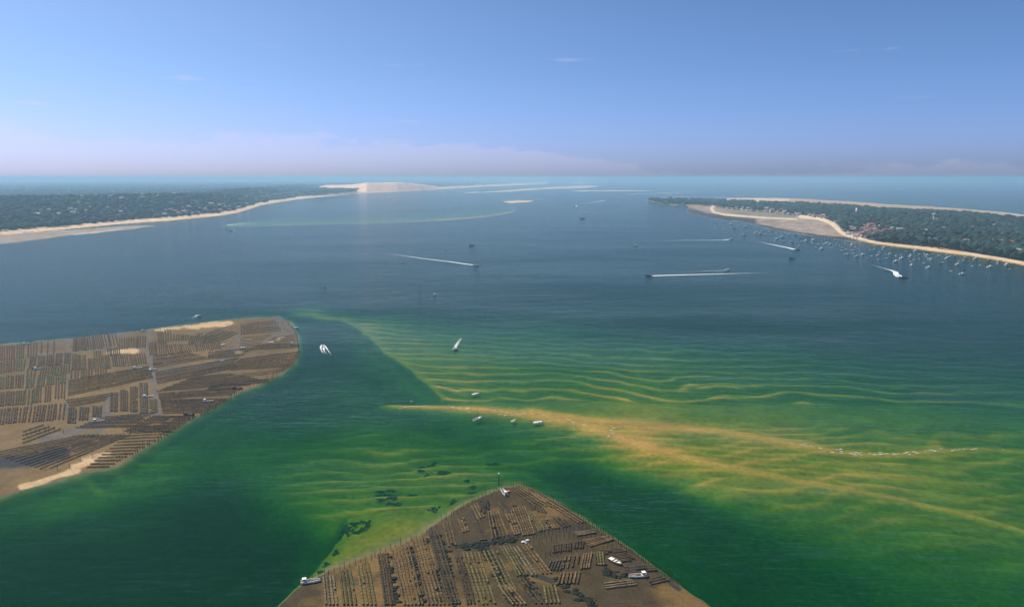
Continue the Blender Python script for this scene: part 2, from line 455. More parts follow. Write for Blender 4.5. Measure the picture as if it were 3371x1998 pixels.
def far_height(u, v, x, y, h, cls):
    h = h.copy()
    cls = cls.copy()
    far = v < 960
    idx = np.nonzero(far)[0]
    uu, vv, xx, yy = u[idx], v[idx], x[idx], y[idx]
    hh, cc = h[idx], cls[idx]
    for poly, top in BARS:
        e, _ = pldist(uu, vv, poly, 3.0, True)
        sd = np.where(inpoly(uu, vv, poly), e, -e) + 6 * fbm(uu / 30, vv / 6, 3)
        k = sstep(-8, 8, sd)
        hh = np.where(sd > -8, hh * (1 - k) + k * top, hh)
        cc = np.where(sd > -1, 3, cc)
    # pale bank just under water in front of the left shore
    e, par = pldist(uu, vv, np.array(FARBANK) * K, 2.0)
    behind = inpoly(uu, vv, [(p[0] * K, p[1] * K) for p in FARBANK] + [(1262 * K, 500 * K), (760 * K, 512 * K), (500 * K, 556 * K)])
    dd = np.where(behind, 0.30 + .2 * fbm(uu / 60, vv / 9, 3) + (e / 70.0) ** 1.6, 9.0)
    k = np.exp(-(e / 4.5) ** 2) * sstep(1.0, .93, par) * sstep(.30, .55, par)
    dd = dd * (1 - k) + k * -.14
    hh = np.maximum(hh, -dd)
    # left flats, beach and hinterland
    ins = inpoly(uu, vv, LFLAT)
    e, _ = pldist(uu, vv, LFLAT, 2.0, True)
    sd = np.where(ins, e, -e) + 8 * fbm(uu / 40, vv / 8, 3)
    k = sstep(-14, 4, sd)
    hh = np.where(sd > -14, np.maximum(hh, hh * (1 - k) + k * (0.03 + 0.25 * fbm(uu / 60, vv / 9, 3))), hh)
    cc = np.where((sd > 0) & (hh > 0), 3, cc)
    e, _ = pldist(uu, vv, LSHORE, 2.2)
    ll = inpoly(uu, vv, LLAND)
    sd = np.where(ll, e, -e)
    k = sstep(-13, 10, sd)
    hh = np.where(sd > -13, np.maximum(hh, -1.5 + 7 * k), hh)
    cc = np.where((sd > -11) & (hh > 0.02), 3, cc)
    rdg, rp = pldist(uu, vv, [(-420, 715), (100, 702), (300, 694), (480, 686), (620, 676), (740, 662), (860, 652), (980, 640)], 3.0)
    hill = 44 * np.exp(-(rdg / 60) ** 2) * (0.75 + .8 * fbm(xx / 500, yy / 700, 3)) + 16 + 16 * fbm(xx / 900 + 4, yy / 900, 4)
    hh = np.where(ll & (sd > 6), hh + hill * sstep(6, 60, sd), hh)
    cc = np.where(ll & (sd > 8), 5, cc)
    # the cape
    ins = inpoly(uu, vv, FLATS)
    e, _ = pldist(uu, vv, FLATS, 2.0, True)
    sd = np.where(ins, e, -e) + 7 * fbm(uu / 25, vv / 7, 3)
    k = sstep(-12, 6, sd)
    hh = np.where(sd > -12, np.maximum(hh, hh * (1 - k) + k * (0.05 + 0.5 * sstep(0, 50, sd))), hh)
    cc = np.where((sd > 0) & (hh > 0), 3, cc)
    for pl, w, top in ((HOOK, 7, 1.6), (VBEACH, 15, 2.0), (NSHORE, 12, 1.6), (OCEAN_B, 16, 2.2)):
        e, par = pldist(uu, vv, pl, 2.0)
        e = e + 3 * fbm(uu / 20, vv / 8, 2)
        k = sstep(w, w * .2, e)
        hh = np.where(e < w * 1.1, np.maximum(hh, -0.4 + k * (top + .4)), hh)
        cc = np.where((e < w) & (hh > 0.02), 3, cc)
    e, _ = pldist(uu, vv, CAPE, 2.0, True)
    ll = inpoly(uu, vv, CAPE)
    cc = np.where(ll & (e > 1.5), 4, cc)
    hh = np.where(ll, np.maximum(hh, 1.2) + 5 * sstep(0, 60, e) + 5 * np.clip(fbm(xx / 160, yy / 160, 3), -.4, 1) * sstep(0, 40, e), hh)
    h[idx] = hh
    cls[idx] = cc
    return h, cls


UU, VV = grid_uv()
nr, nc = UU.shape
gx, gy = G(UU.ravel(), VV.ravel())
BH, BC, bu, bv, SDL, SDN = bed_height(gx, gy)
BH, BC = far_height(bu, bv, gx, gy, BH, BC)


# ---- true colours of sand, mud and weed
def paint():
    u, v, x, y = bu, bv, gx, gy
    du, dv = u / K, v / K
    n1, n2 = fbm(x / 9, y / 9, 4), fbm(x / 45 + 9, y / 45, 4)
    sand = np.array([0.54, 0.262, 0.066])
    c = np.ones((len(u), 3)) * sand
    c *= (1 + 0.25 * n1 + .2 * n2)[:, None]
    wet = np.zeros(len(u))
    fr = np.maximum(sstep(-40, -8, SDL), sstep(-46, -10, SDN))[:, None]
    c = c * (1 - fr) + np.array([0.20, 0.15, 0.075]) * (1 + .3 * n1)[:, None] * fr
    # left bank
    m = BC == 1
    mud = np.array([0.180, 0.122, 0.056])
    mud2 = np.array([0.125, 0.090, 0.050])
    t = sstep(-.15, .15, n2 + .5 * n1)[:, None]
    cc = mud * (1 - t) + mud2 * t
    c[m] = (cc * (1 + .5 * n1)[:, None])[m]
    grey = np.array([0.125, 0.105, 0.085])
    up = sstep(860, 815, dv) * sstep(330, 280, du) + sstep(640, 690, du) * sstep(860, 800, dv)
    for pl, w in (([(362, 800), (366, 850), (372, 900), (380, 960), (388, 1010)], 11), ([(57, 865), (170, 862), (360, 850)], 7), ([(165, 840), (170, 900), (168, 960), (160, 1010)], 7),
                  ([(270, 965), (262, 1010), (200, 1050), (100, 1075)], 16), ([(388, 1010), (300, 1020), (230, 1060)], 9), ([(395, 905), (450, 900), (560, 880)], 7),
                  ([(575, 820), (590, 840), (540, 880)], 9), ([(590, 835), (640, 838), (690, 812)], 7), ([(57, 930), (165, 925)], 5), ([(57, 880), (66, 960)], 5)):
        e, _ = pldist(du, dv, pl, 1.3)
        up = np.maximum(up, sstep(w, w * .3, e + 14 * n1))
    up = np.clip(up, 0, 1) * m
    c = c * (1 - up)[:, None] + grey * (1 + .2 * n1)[:, None] * up[:, None]
    wet = np.maximum(wet, up * .5)
    for pl, w in (([(380, 806), (460, 799), (560, 791)], 11), ([(180, 1140), (240, 1118), (262, 1112)], 12), ([(57, 1190), (110, 1175), (180, 1150)], 12), ([(270, 862), (330, 858)], 9), ([(560, 870), (700, 822)], 4)):
        e, _ = pldist(du, dv, pl, 1.6)
        k = (sstep(w, w * .3, e + 26 * n1 + 12 * n2) * m)[:, None]
        c = c * (1 - k) + np.array([0.50, 0.35, 0.19]) * (1 + .3 * n1)[:, None] * k
    e, _ = pldist(du, dv, [(-100, 1140), (57, 1128), (150, 1108)], 1.3)
    k = (sstep(30, 10, e + 8 * n1) * m)[:, None]
    c = c * (1 - k) + np.array([0.045, 0.045, 0.045]) * k
    # near bank
    m = BC == 2
    mud = np.array([0.175, 0.110, 0.042])
    t = sstep(-.16, .14, n2 + .6 * n1)[:, None]
    c[m] = ((mud * (1 - t) + np.array([0.060, 0.046, 0.024]) * t) * (1 + .6 * n1)[:, None])[m]
    for pl, w in (([(1080, 1335), (1150, 1322), (1250, 1312), (1350, 1298), (1420, 1290)], 10), ([(1185, 1330), (1220, 1375), (1245, 1450)], 9), ([(1230, 1330), (1275, 1375)], 9),
                  ([(1052, 1270), (1060, 1330), (1080, 1400), (1090, 1450)], 8), ([(1010, 1340), (1040, 1450)], 7), ([(960, 1360), (985, 1450)], 6), ([(1290, 1400), (1350, 1420)], 9), ([(1500, 1365), (1590, 1390), (1660, 1440)], 7)):
        e, _ = pldist(du, dv, pl, 1.2)
        k = (sstep(w, w * .4, e + 9 * n1 + 4 * n2) * m)[:, None]
        c = c * (1 - k) + np.array([0.045, 0.042, 0.032]) * (1 + .4 * n1)[:, None] * k
        wet = np.maximum(wet, k[:, 0] * .6)
    # weed on the sea bed of the near shelf
    # bars and beaches
    m = BC == 3
    c[m] = (np.array([0.66, 0.48, 0.31]) * (1 + .25 * n1)[:, None])[m]
    far = np.nonzero(m & (v < 900))[0]
    fu, fv = u[far], v[far]
    col = c[far]
    e, _ = pldist(fu, fv, LSHORE, 2.2)
    k = (inpoly(fu, fv, LFLAT) & (e > 12))
    col[k] = np.array([0.30, 0.25, 0.23])
    e2, _ = pldist(fu, fv, [(77, 796), (180, 782), (300, 769), (400, 758)], 2.0)
    k2 = sstep(11, 4, e2)[:, None]
    col = col * (1 - k2) + np.array([0.55, .42, .30]) * k2
    ins = inpoly(fu, fv, FLATS)
    ee, _ = pldist(fu, fv, [(2266, 699), (2320, 711), (2390, 722), (2470, 730)], 1.6)
    eo, _ = pldist(fu, fv, [(2480, 741), (2580, 764), (2640, 772), (2700, 781), (2830, 795)], 1.6)
    flat = np.array([0.32, 0.245, 0.185]) * (1 + .8 * fbm(fu / 30, fv / 5, 4))[:, None]
    kk = np.maximum(sstep(30, 10, ee + 10 * fbm(fu / 25, fv / 5, 3)), sstep(17, 7, eo + 10 * fbm(fu / 25, fv / 4, 3)))[:, None]
    flat = flat * (1 - kk) + np.array([0.06, 0.055, 0.055]) * kk
    inn, _ = pldist(fu, fv, [(2400, 695), (2500, 705), (2600, 713)], 2.5)
    kk = (sstep(22, 8, inn + 16 * fbm(fu / 30, fv / 5, 3)) * .8)[:, None]
    flat = flat * (1 - kk) + np.array([0.20, 0.18, 0.13]) * kk
    for pl, w in ((HOOK, 7), (VBEACH, 15)):
        e, _ = pldist(fu, fv, pl, 2.0)
        k = sstep(w, w * .6, e)[:, None]
        flat = flat * (1 - k) + np.array([0.68, 0.52, 0.34]) * k
    col[ins] = flat[ins]
    e, _ = pldist(fu, fv, NSHORE, 2.0)
    k = (sstep(3, 10, e) * (~ins) * (fu > 2600))[:, None]
    col = col * (1 - .6 * k) + np.array([0.30, 0.20, 0.09]) * .6 * k
    c[far] = col
    # woodland floor
    m = BC >= 4
    c[m] = (np.array([0.045, 0.05, 0.032]) * (1 + .6 * n1)[:, None])[m]
    return np.clip(c, 0.01, 0.9), wet


bcol, bwet = paint()
Vb = np.stack([gx, gy, BH], 1)
ii = np.arange(nr * nc).reshape(nr, nc)
Fb = np.stack([ii[:-1, :-1], ii[1:, :-1], ii[1:, 1:], ii[:-1, 1:]], -1).reshape(-1, 4)


def sand_material(name, scale, bump, rough=0.9, dist=0.2):
    m, t, b = material(name, rough, 0.08)
    at = N(t, 'ShaderNodeAttribute', attribute_name='col')
    co = N(t, 'ShaderNodeTexCoord')
    a = N(t, 'ShaderNodeTexNoise', ins={'Vector': co.outputs['Object'], 'Scale': scale, 'Detail': 6.0, 'Roughness': 0.65})
    c = N(t, 'ShaderNodeTexNoise', ins={'Vector': co.outputs['Object'], 'Scale': scale * 0.13, 'Detail': 4.0, 'Roughness': 0.6})
    f = M(t, 'MULTIPLY', ramp(t, a.outputs[0], 0.3, 0.7, 0.72, 1.25, False), ramp(t, c.outputs[0], 0.3, 0.7, 0.82, 1.15, False))
    sc = N(t, 'ShaderNodeVectorMath', operation='SCALE', ins={0: at.outputs['Color'], 'Scale': f})
    t.links.new(sc.outputs[0], b.inputs['Base Color'])
    t.links.new(ramp(t, at.outputs['Alpha'], 0.0, 1.0, rough, 0.6, False), b.inputs['Roughness'])
    if bump:
        bp = N(t, 'ShaderNodeBump', ins={'Height': a.outputs[0], 'Strength': bump, 'Distance': dist})
        t.links.new(bp.outputs[0], b.inputs['Normal'])
    return m


MAT_BED = sand_material('seabed_sand', 0.35, 0.25)
MAT_MUD = sand_material('bank_mud', 0.9, 0.7, 0.85)
MAT_BEACH = sand_material('beach_sand', 0.05, 0.2)
MAT_FLOOR = sand_material('woodland_floor', 0.05, 0.3, 0.95)
fcls = BC[Fb].max(1)


def split(name, sel, mat, label=None, cat=None):
    f = Fb[sel]
    used, inv = np.unique(f.ravel(), return_inverse=True)
    o = mesh_np(name, Vb[used], inv.reshape(-1, 4), mat, smooth=True, col=bcol[used])
    c4 = np.ones((len(used), 4), np.float32)
    c4[:, :3] = bcol[used]
    c4[:, 3] = bwet[used]
    o.data.attributes['col'].data.foreach_set('color', c4.ravel())
    tag(o, label, cat, kind='structure')
    return o


split('seabed', fcls == 0, MAT_BED, 'sandy sea bed with ripples showing through the green water', 'seabed')
split('oyster_bank', fcls == 1, MAT_MUD, 'wide brown tidal bank carrying the far oyster beds', 'mudflat')
split('oyster_bank', fcls == 2, MAT_MUD, 'pointed brown tidal bank carrying the near oyster beds', 'mudflat')
split('beach', fcls == 3, MAT_BEACH, 'pale sand beaches, bars and tidal flats along the shores', 'beach')
split('woodland_ground', fcls == 4, MAT_FLOOR, 'dark ground under the pine wood of the long cape', 'ground')
split('hills', fcls == 5, MAT_FLOOR, 'low wooded hills and plain along the far shore', 'hills')

# ------------------------------------------------------------------ water
SEA = 88000.0


def box_mesh(name, x0, x1, y0, y1, z0, z1, mat):
    V = [(x, y, z) for z in (z0, z1) for y in (y0, y1) for x in (x0, x1)]
    F = [(0, 2, 3, 1), (4, 5, 7, 6), (0, 1, 5, 4), (2, 6, 7, 3), (0, 4, 6, 2), (1, 3, 7, 5)]
    return mesh_np(name, V, F, mat)


def water_material():
    m = bpy.data.materials.new('sea_water')
    m.use_nodes = True
    t = m.node_tree
    for n in list(t.nodes):
        t.nodes.remove(n)
    co = N(t, 'ShaderNodeTexCoord')
    ob = co.outputs['Object']
    m1 = N(t, 'ShaderNodeMapping', ins={0: ob, 'Scale': (0.07, 0.26, 1.0), 'Rotation': (0, 0, 0.12)})
    w1 = N(t, 'ShaderNodeTexNoise', ins={'Vector': m1.outputs[0], 'Scale': 1.0, 'Detail': 5.0, 'Roughness': 0.62})
    m2 = N(t, 'ShaderNodeMapping', ins={0: ob, 'Scale': (0.03, 0.05, 1.0), 'Rotation': (0, 0, -0.3)})
    w2 = N(t, 'ShaderNodeTexNoise', ins={'Vector': m2.outputs[0], 'Scale': 1.0, 'Detail': 3.0, 'Roughness': 0.5})
    m3 = N(t, 'ShaderNodeMapping', ins={0: ob, 'Scale': (0.0016, 0.0060, 1.0), 'Rotation': (0, 0, 0.1)})
    lane = N(t, 'ShaderNodeTexNoise', ins={'Vector': m3.outputs[0], 'Scale': 1.0, 'Detail': 5.0, 'Roughness': 0.6})
    lf = ramp(t, lane.outputs[0], 0.35, 0.62, 0.45, 1.25)
    h = M(t, 'ADD', M(t, 'MULTIPLY', w1.outputs[0], 0.9), M(t, 'MULTIPLY', w2.outputs[0], 1.2))
    bp = N(t, 'ShaderNodeBump', ins={'Height': h, 'Strength': M(t, 'MULTIPLY', lf, 0.6), 'Distance': 1.0})
    bp2 = N(t, 'ShaderNodeBump', ins={'Height': h, 'Strength': M(t, 'MULTIPLY', lf, 1.0), 'Distance': 0.85})
    geo = N(t, 'ShaderNodeNewGeometry')
    ct = M(t, 'ABSOLUTE', N(t, 'ShaderNodeVectorMath', operation='DOT_PRODUCT', ins={0: bp2.outputs[0], 1: geo.outputs['Incoming']}).outputs['Value'])
    fres = M(t, 'ADD', 0.006, M(t, 'MULTIPLY', 0.98, M(t, 'POWER', M(t, 'SUBTRACT', 1.0, ct, clamp=True), 7.2)))   # Schlick, same from both sides
    tr = N(t, 'ShaderNodeBsdfTransparent', ins={'Color': (1, 1, 1, 1)})
    df = N(t, 'ShaderNodeBsdfDiffuse', ins={'Color': (0.001, 0.160, 0.052, 1)})
    body = N(t, 'ShaderNodeMixShader', ins={0: 0.13, 1: tr.outputs[0], 2: df.outputs[0]})
    gl = N(t, 'ShaderNodeBsdfGlossy', ins={'Color': (1, 1, 1, 1), 'Roughness': 0.09, 'Normal': bp.outputs[0]})
    mx = N(t, 'ShaderNodeMixShader', ins={0: M(t, 'MULTIPLY', fres, ramp(t, lane.outputs[0], 0.3, 0.7, 0.5, 0.74)), 1: body.outputs[0], 2: gl.outputs[0]})
    va = N(t, 'ShaderNodeVolumeAbsorption', ins={'Color': (0.24, 0.72, 0.0, 1), 'Density': 0.5})
    out = N(t, 'ShaderNodeOutputMaterial', ins={'Surface': mx.outputs[0], 'Volume': va.outputs[0]})
    return m


MAT_WATER = water_material()
wobj = box_mesh('water', -SEA, SEA, -3000, SEA, -42, 0, MAT_WATER)
tag(wobj, 'calm bay water, green over sand and blue far off', 'water', kind='structure')

# ------------------------------------------------------------------ haze
mh = bpy.data.materials.new('haze')
mh.use_nodes = True
th = mh.node_tree
for n in list(th.nodes):
    th.nodes.remove(n)
pv = N(th, 'ShaderNodeVolumePrincipled', ins={'Color': (0.47, 0.76, 1.0, 1), 'Density': 1.05e-4, 'Anisotropy': 0.2})
N(th, 'ShaderNodeOutputMaterial', ins={'Volume': pv.outputs[0]})
hz = box_mesh('haze', -SEA - 500, SEA + 500, -3500, SEA + 500, -43.5, 172, mh)
tag(hz, 'thin pale haze lying over the whole bay', 'haze', kind='stuff')

# ------------------------------------------------------------------ ground height look-up
GU, GV = UU[0], VV[:, 0]
HG = BH.reshape(nr, nc)


def H(u, v):
    u, v = np.asarray(u, float), np.asarray(v, float)
    i = np.clip(np.searchsorted(GV, v) - 1, 0, nr - 2)
    j = np.clip(np.searchsorted(GU, u) - 1, 0, nc - 2)
    a = np.clip((v - GV[i]) / (GV[i + 1] - GV[i]), 0, 1)
    b = np.clip((u - GU[j]) / (GU[j + 1] - GU[j]), 0, 1)
    return (HG[i, j] * (1 - a) + HG[i + 1, j] * a) * (1 - b) + (HG[i, j + 1] * (1 - a) + HG[i + 1, j + 1] * a) * b


def at(u, v, floor=None):
    x, y = G(u, v)
    z = float(H(u, v))
    if floor is not None:
        z = max(z, floor)
    return float(x), float(y), z


ONES = ['first', 'second', 'third', 'fourth', 'fifth', 'sixth', 'seventh', 'eighth', 'ninth', 'tenth', 'eleventh', 'twelfth', 'thirteenth', 'fourteenth', 'fifteenth', 'sixteenth', 'seventeenth', 'eighteenth', 'nineteenth']
TENS = ['', '', 'twenty', 'thirty', 'forty', 'fifty', 'sixty', 'seventy', 'eighty', 'ninety']
TENTH = ['', '', 'twentieth', 'thirtieth', 'fortieth', 'fiftieth', 'sixtieth', 'seventieth', 'eightieth', 'ninetieth']
CARD = ['zero', 'one', 'two', 'three', 'four', 'five', 'six', 'seven', 'eight', 'nine', 'ten', 'eleven', 'twelve']


def nth(i):
    """1 -> first"""
    if i < 20:
        return ONES[i - 1]
    if i >= 100:
        return 'hundred-and-' + nth(i - 100) if i > 100 else 'hundredth'
    return TENTH[i // 10] if i % 10 == 0 else TENS[i // 10] + '-' + ONES[i % 10 - 1]


def empty(name, loc, rz=0.0):
    o = bpy.data.objects.new(name, None)
    o.empty_display_size = 0.5
    o.location = loc
    o.rotation_euler = (0, 0, rz)
    COL.objects.link(o)
    return o


def copy_tree(o, parent=None):
    c = o.copy()
    COL.objects.link(c)
    c.parent = parent
    for ch in list(o.children):
        copy_tree(ch, c)
    return c


class MB:
    """collects boxes and other solids, builds ONE mesh object"""

    def __init__(self):
        self.v, self.f, self.n = [], [], 0

    def add(self, V, F):
        V = np.asarray(V, float)
        self.v.append(V)
        self.f += [tuple(int(i) + self.n for i in q) for q in F]
        self.n += len(V)
        return self

    def box(self, x0, x1, y0, y1, z0, z1, tx=0.0, ty=0.0, dx=0.0):
        """box whose top is drawn in by tx, ty and shifted by dx"""
        V = [(x0, y0, z0), (x1, y0, z0), (x1, y1, z0), (x0, y1, z0), (x0 + tx + dx, y0 + ty, z1), (x1 - tx + dx, y0 + ty, z1), (x1 - tx + dx, y1 - ty, z1), (x0 + tx + dx, y1 - ty, z1)]
        return self.add(V, [(0, 3, 2, 1), (4, 5, 6, 7), (0, 1, 5, 4), (1, 2, 6, 5), (2, 3, 7, 6), (3, 0, 4, 7)])

    def tube(self, p, q, r0, r1, n=6):
        p, q = np.array(p, float), np.array(q, float)
        d = (q - p) / (np.linalg.norm(q - p) + 1e-9)
        a = np.cross(d, (0, 0, 1.0) if abs(d[2]) < .9 else (1.0, 0, 0))
        a /= np.linalg.norm(a)
        b = np.cross(d, a)
        t = np.arange(n) * 2 * np.pi / n
        ring = np.cos(t)[:, None] * a + np.sin(t)[:, None] * b
        V = np.vstack([p + ring * r0, q + ring * r1])
        F = [(i, (i + 1) % n, n + (i + 1) % n, n + i) for i in range(n)] + [tuple(range(n - 1, -1, -1)), tuple(range(n, 2 * n))]
        return self.add(V, F)

    def build(self, name, mat, parent=None, smooth=False, link=True):
        me = bpy.data.meshes.new(name)
        me.from_pydata(np.vstack(self.v).tolist(), [], self.f)
        me.polygons.foreach_set('use_smooth', np.full(len(me.polygons), bool(smooth)))
        me.materials.append(mat)
        o = bpy.data.objects.new(name, me)
        o.parent = parent
        if link:
            COL.objects.link(o)
        return o


# ------------------------------------------------------------------ the great dune and its lower neighbours
def dune():
    us = np.array([1020, 1043, 1077, 1110, 1158, 1206, 1260, 1307, 1350, 1383, 1420, 1455, 1490, 1540, 1600, 1670, 1740, 1800])
    cr = np.array([620, 616.5, 609, 609.5, 608, 602.5, 601.5, 600, 603, 606.5, 611, 615.5, 613, 613.5, 610, 610, 606.5, 603.5])
    ba = np.array([624, 624, 625, 627, 630, 633.2, 631.5, 630, 628, 626.5, 624, 621.5, 619.5, 617.5, 614.5, 612.5, 609, 605.5])
    uu = np.linspace(1020, 1800, 240)
    c = np.interp(uu, us, cr) + 1.0 * fbm(uu / 26, uu * 0, 3)
    b = np.interp(uu, us, ba)
    bx, by = G(uu, b)
    V, colr = [], []
    ts = np.array([0, .12, .25, .4, .55, .7, .85, 1.0, 1.15, 1.4, 1.8])
    wid = np.interp(uu, [1020, 1200, 1455, 1500, 1800], [350, 420, 380, 500, 900])
    for k, t in enumerate(ts):
        y = by + wid * t
        x = bx * (y / by)
        yc = by + wid
        top = CAM_H - yc * np.tan(np.arctan((c - 999) / FPX) + PITCH)
        prof = np.interp(t, [0, .12, .25, .4, .55, .7, .85, 1.0, 1.15, 1.4, 1.8], [0, .16, .33, .52, .69, .83, .94, 1.0, .93, .6, .1])
        z = 1 + (np.maximum(top, 4) - 1) * prof + 6 * fbm(x / 90, y / 90 + 3, 3) * min(1, t * 4) * (1 - min(1, max(0, t - .75) * 4))
        V.append(np.stack([x, y, z], 1))
        n = fbm(x / 70 + 7, y / 130, 4)
        cc = np.array([0.97, 0.60, 0.36]) * (1 + .25 * n)[:, None]
        veg = (sstep(.12, .2, fbm(x / 120 + 1, y / 160 + 4, 4)) * sstep(1440, 1520, uu))[:, None]
        colr.append(cc * (1 - veg) + np.array([0.10, 0.11, 0.07]) * veg)
    V, colr = np.vstack(V), np.vstack(colr)
    m = len(uu)
    I = np.arange(len(ts) * m).reshape(len(ts), m)
    F = np.stack([I[:-1, :-1], I[:-1, 1:], I[1:, 1:], I[1:, :-1]], -1).reshape(-1, 4)
    o = mesh_np('dune', V, F, MAT_BEACH, smooth=True, col=colr)
    tag(o, 'huge pale sand dune rising behind the wooded point', 'dune', kind='structure')


dune()

# ------------------------------------------------------------------ woods
def ico(sub):
    import bmesh
    bm = bmesh.new()
    bmesh.ops.create_icosphere(bm, subdivisions=sub, radius=1.0)
    V = np.array([v.co[:] for v in bm.verts])
    F = np.array([[v.index for v in f.verts] for f in bm.faces])
    bm.free()
    return V, F


def crown_templates(sub, n, amp):
    V, F = ico(sub)
    out = []
    r = np.random.default_rng(11)
    for k in range(n):
        d = V * (1 + amp * (r.random(len(V))[:, None] - .45))
        d[:, 2] = np.where(d[:, 2] < -.2, -.2 + (d[:, 2] + .2) * .4, d[:, 2])
        out.append(d)
    return np.array(out), F


def foliage_material(name):
    m, t, b = material(name, 0.9, 0.1)
    at_ = N(t, 'ShaderNodeAttribute', attribute_name='col')
    co = N(t, 'ShaderNodeTexCoord')
    nz = N(t, 'ShaderNodeTexNoise', ins={'Vector': co.outputs['Object'], 'Scale': 0.35, 'Detail': 5.0, 'Roughness': 0.7})
    sc = N(t, 'ShaderNodeVectorMath', operation='SCALE', ins={0: at_.outputs['Color'], 'Scale': ramp(t, nz.outputs[0], .3, .7, .55, 1.5, False)})
    t.links.new(sc.outputs[0], b.inputs['Base Color'])
    bp = N(t, 'ShaderNodeBump', ins={'Height': nz.outputs[0], 'Strength': 0.8, 'Distance': 1.5})
    t.links.new(bp.outputs[0], b.inputs['Normal'])
    return m


MAT_WOOD_F = foliage_material('pine_foliage')
hr = np.random.default_rng(21)
# house sites first, so that the wood can leave them free
SITES = []


def site(u, v, kind, rot=None, sc=1.0, grp=''):
    SITES.append((u, v, kind, hr.uniform(0, math.pi) if rot is None else rot, sc, grp))


def sites_in(poly, n, kinds, sc, grp, mind=9.0):
    p = np.array(poly, float)
    lo, hi = p.min(0), p.max(0)
    got, tries = [], 0
    while len(got) < n and tries < 6000:
        tries += 1
        u, v = hr.uniform(lo[0], hi[0]), hr.uniform(lo[1], hi[1])
        if not inpoly(np.array([u]), np.array([v]), poly)[0]:
            continue
        if any((u - a) ** 2 + ((v - b) * 3) ** 2 < mind * mind for a, b in got):
            continue
        got.append((u, v))
        site(u, v, kinds[hr.integers(len(kinds))], None, sc * hr.uniform(.8, 1.25), grp)


sites_in([(2770, 742), (2800, 738), (2850, 752), (2960, 756), (2955, 772), (2890, 778), (2830, 786), (2790, 776), (2768, 758)], 62, ['red', 'red', 'red', 'pale', 'pink'], 1.0, 'village', 9)
sites_in([(2560, 706), (2640, 712), (2720, 724), (2745, 735), (2790, 742), (2760, 730), (2700, 712), (2600, 700)], 22, ['red', 'pale', 'pink'], 1.0, 'hook', 11)
sites_in([(2820, 725), (2900, 730), (2960, 745), (2900, 750), (2840, 742)], 14, ['pale', 'pale', 'red'], 1.05, 'upper', 14)
sites_in([(2920, 790), (3000, 802), (3150, 815), (3290, 838), (3400, 850), (3400, 780), (3200, 760), (2980, 760)], 44, ['pale', 'pale', 'pale', 'red'], 1.05, 'east', 22)
sites_in([(2420, 688), (2560, 700), (2620, 706), (2600, 698), (2450, 684)], 12, ['pale', 'pink'], 1.2, 'point', 14)
sites_in([(2960, 730), (3290, 760), (3290, 735), (2960, 712)], 16, ['pale'], 1.1, 'ocean', 26)
sites_in([(500, 724), (640, 713), (720, 704), (780, 694), (830, 680), (790, 682), (640, 700), (520, 712)], 26, ['pale', 'pink', 'red'], 1.35, 'bayfront', 13)
sites_in([(300, 668), (420, 662), (560, 668), (680, 658), (780, 648), (840, 650), (700, 674), (560, 690), (400, 700), (250, 715)], 28, ['pale'], 1.45, 'hillside', 14)
sites_in([(120, 740), (250, 728), (420, 722), (400, 712), (120, 722)], 12, ['pale'], 1.3, 'west', 20)
SX, SY = G(np.array([q[0] for q in SITES]), np.array([q[1] for q in SITES]))


def wood(name, poly, n, seed, rmin, rk, rmax, sub, label, base, hmin=5.0, edge=3.0, vmin=0):
    r = np.random.default_rng(seed)
    p = np.array(poly, float)
    lo, hi = p.min(0), p.max(0)
    lo, hi = np.maximum(lo, (-420, vmin)), np.minimum(hi, (3800, 900))
    U, Vv = r.uniform(lo[0], hi[0], n * 6), r.uniform(lo[1], hi[1], n * 6)
    ok = inpoly(U, Vv, poly)
    U, Vv = U[ok][:n], Vv[ok][:n]
    e, _ = pldist(U, Vv, poly, 2.0, True)
    U, Vv = U[e > edge], Vv[e > edge]
    x, y = G(U, Vv)
    keep = np.ones(len(x), bool)
    for sx, sy in zip(SX, SY):
        near = (np.abs(x - sx) < 10) & (y - sy < 9) & (y - sy > -60)
        keep &= ~near
    # clearings and ragged density
    keep &= fbm(x / 70 + seed, y / 70, 3) > -0.30
    U, Vv, x, y = U[keep], Vv[keep], x[keep], y[keep]
    d = np.hypot(x, y)
    rad = np.clip(d * rk, rmin, rmax) * r.uniform(.65, 1.35, len(x))
    T, F = crown_templates(sub, 8, .62)
    k = r.integers(0, 8, len(x))
    zr = np.minimum(rad * .8, 9.0)
    gz = H(U, Vv)
    zc = gz + hmin + r.uniform(-2, 3.5, len(x))
    V = T[k] * np.stack([rad, rad, zr], 1)[:, None, :] + np.stack([x, y, zc], 1)[:, None, :]
    nv = T.shape[1]
    FF = (F[None] + (np.arange(len(x)) * nv)[:, None, None]).reshape(-1, 3)
    val = r.uniform(.55, 1.5, len(x)) * (1 + .9 * fbm(x / 120, y / 120 + 2, 3))
    hue = r.uniform(-1, 1, len(x))
    c = np.stack([base[0] * (1 + .35 * hue), base[1] * np.ones(len(x)), base[2] * (1 - .3 * hue)], 1) * val[:, None]
    c = np.repeat(c[:, None, :], nv, 1)
    o = mesh_np(name, V.reshape(-1, 3), FF, MAT_WOOD_F, smooth=True, col=np.clip(c.reshape(-1, 3), .005, .3))
    tag(o, label, 'forest', kind='stuff')
    return o


wood('forest', CAPE, 9500, 31, 5.0, 0.0030, 11.0, 2, 'dark pine wood covering the long cape', (0.026, 0.046, 0.032), 6.5)
wood('forest', LLAND, 9500, 37, 8.0, 0.0028, 45.0, 1, 'blue-green pine wood over the hills of the far shore', (0.026, 0.047, 0.036), 5.0, 4.0, 604)
# wooded spur in front of the dune
wood('forest', [(1000, 648), (1045, 636), (1120, 632), (1192, 634), (1150, 640), (1060, 646)], 700, 41, 9.0, 0.0022, 20.0, 1, 'small wooded point standing before the big dune', (0.026, 0.047, 0.036), 30.0, 0.5)


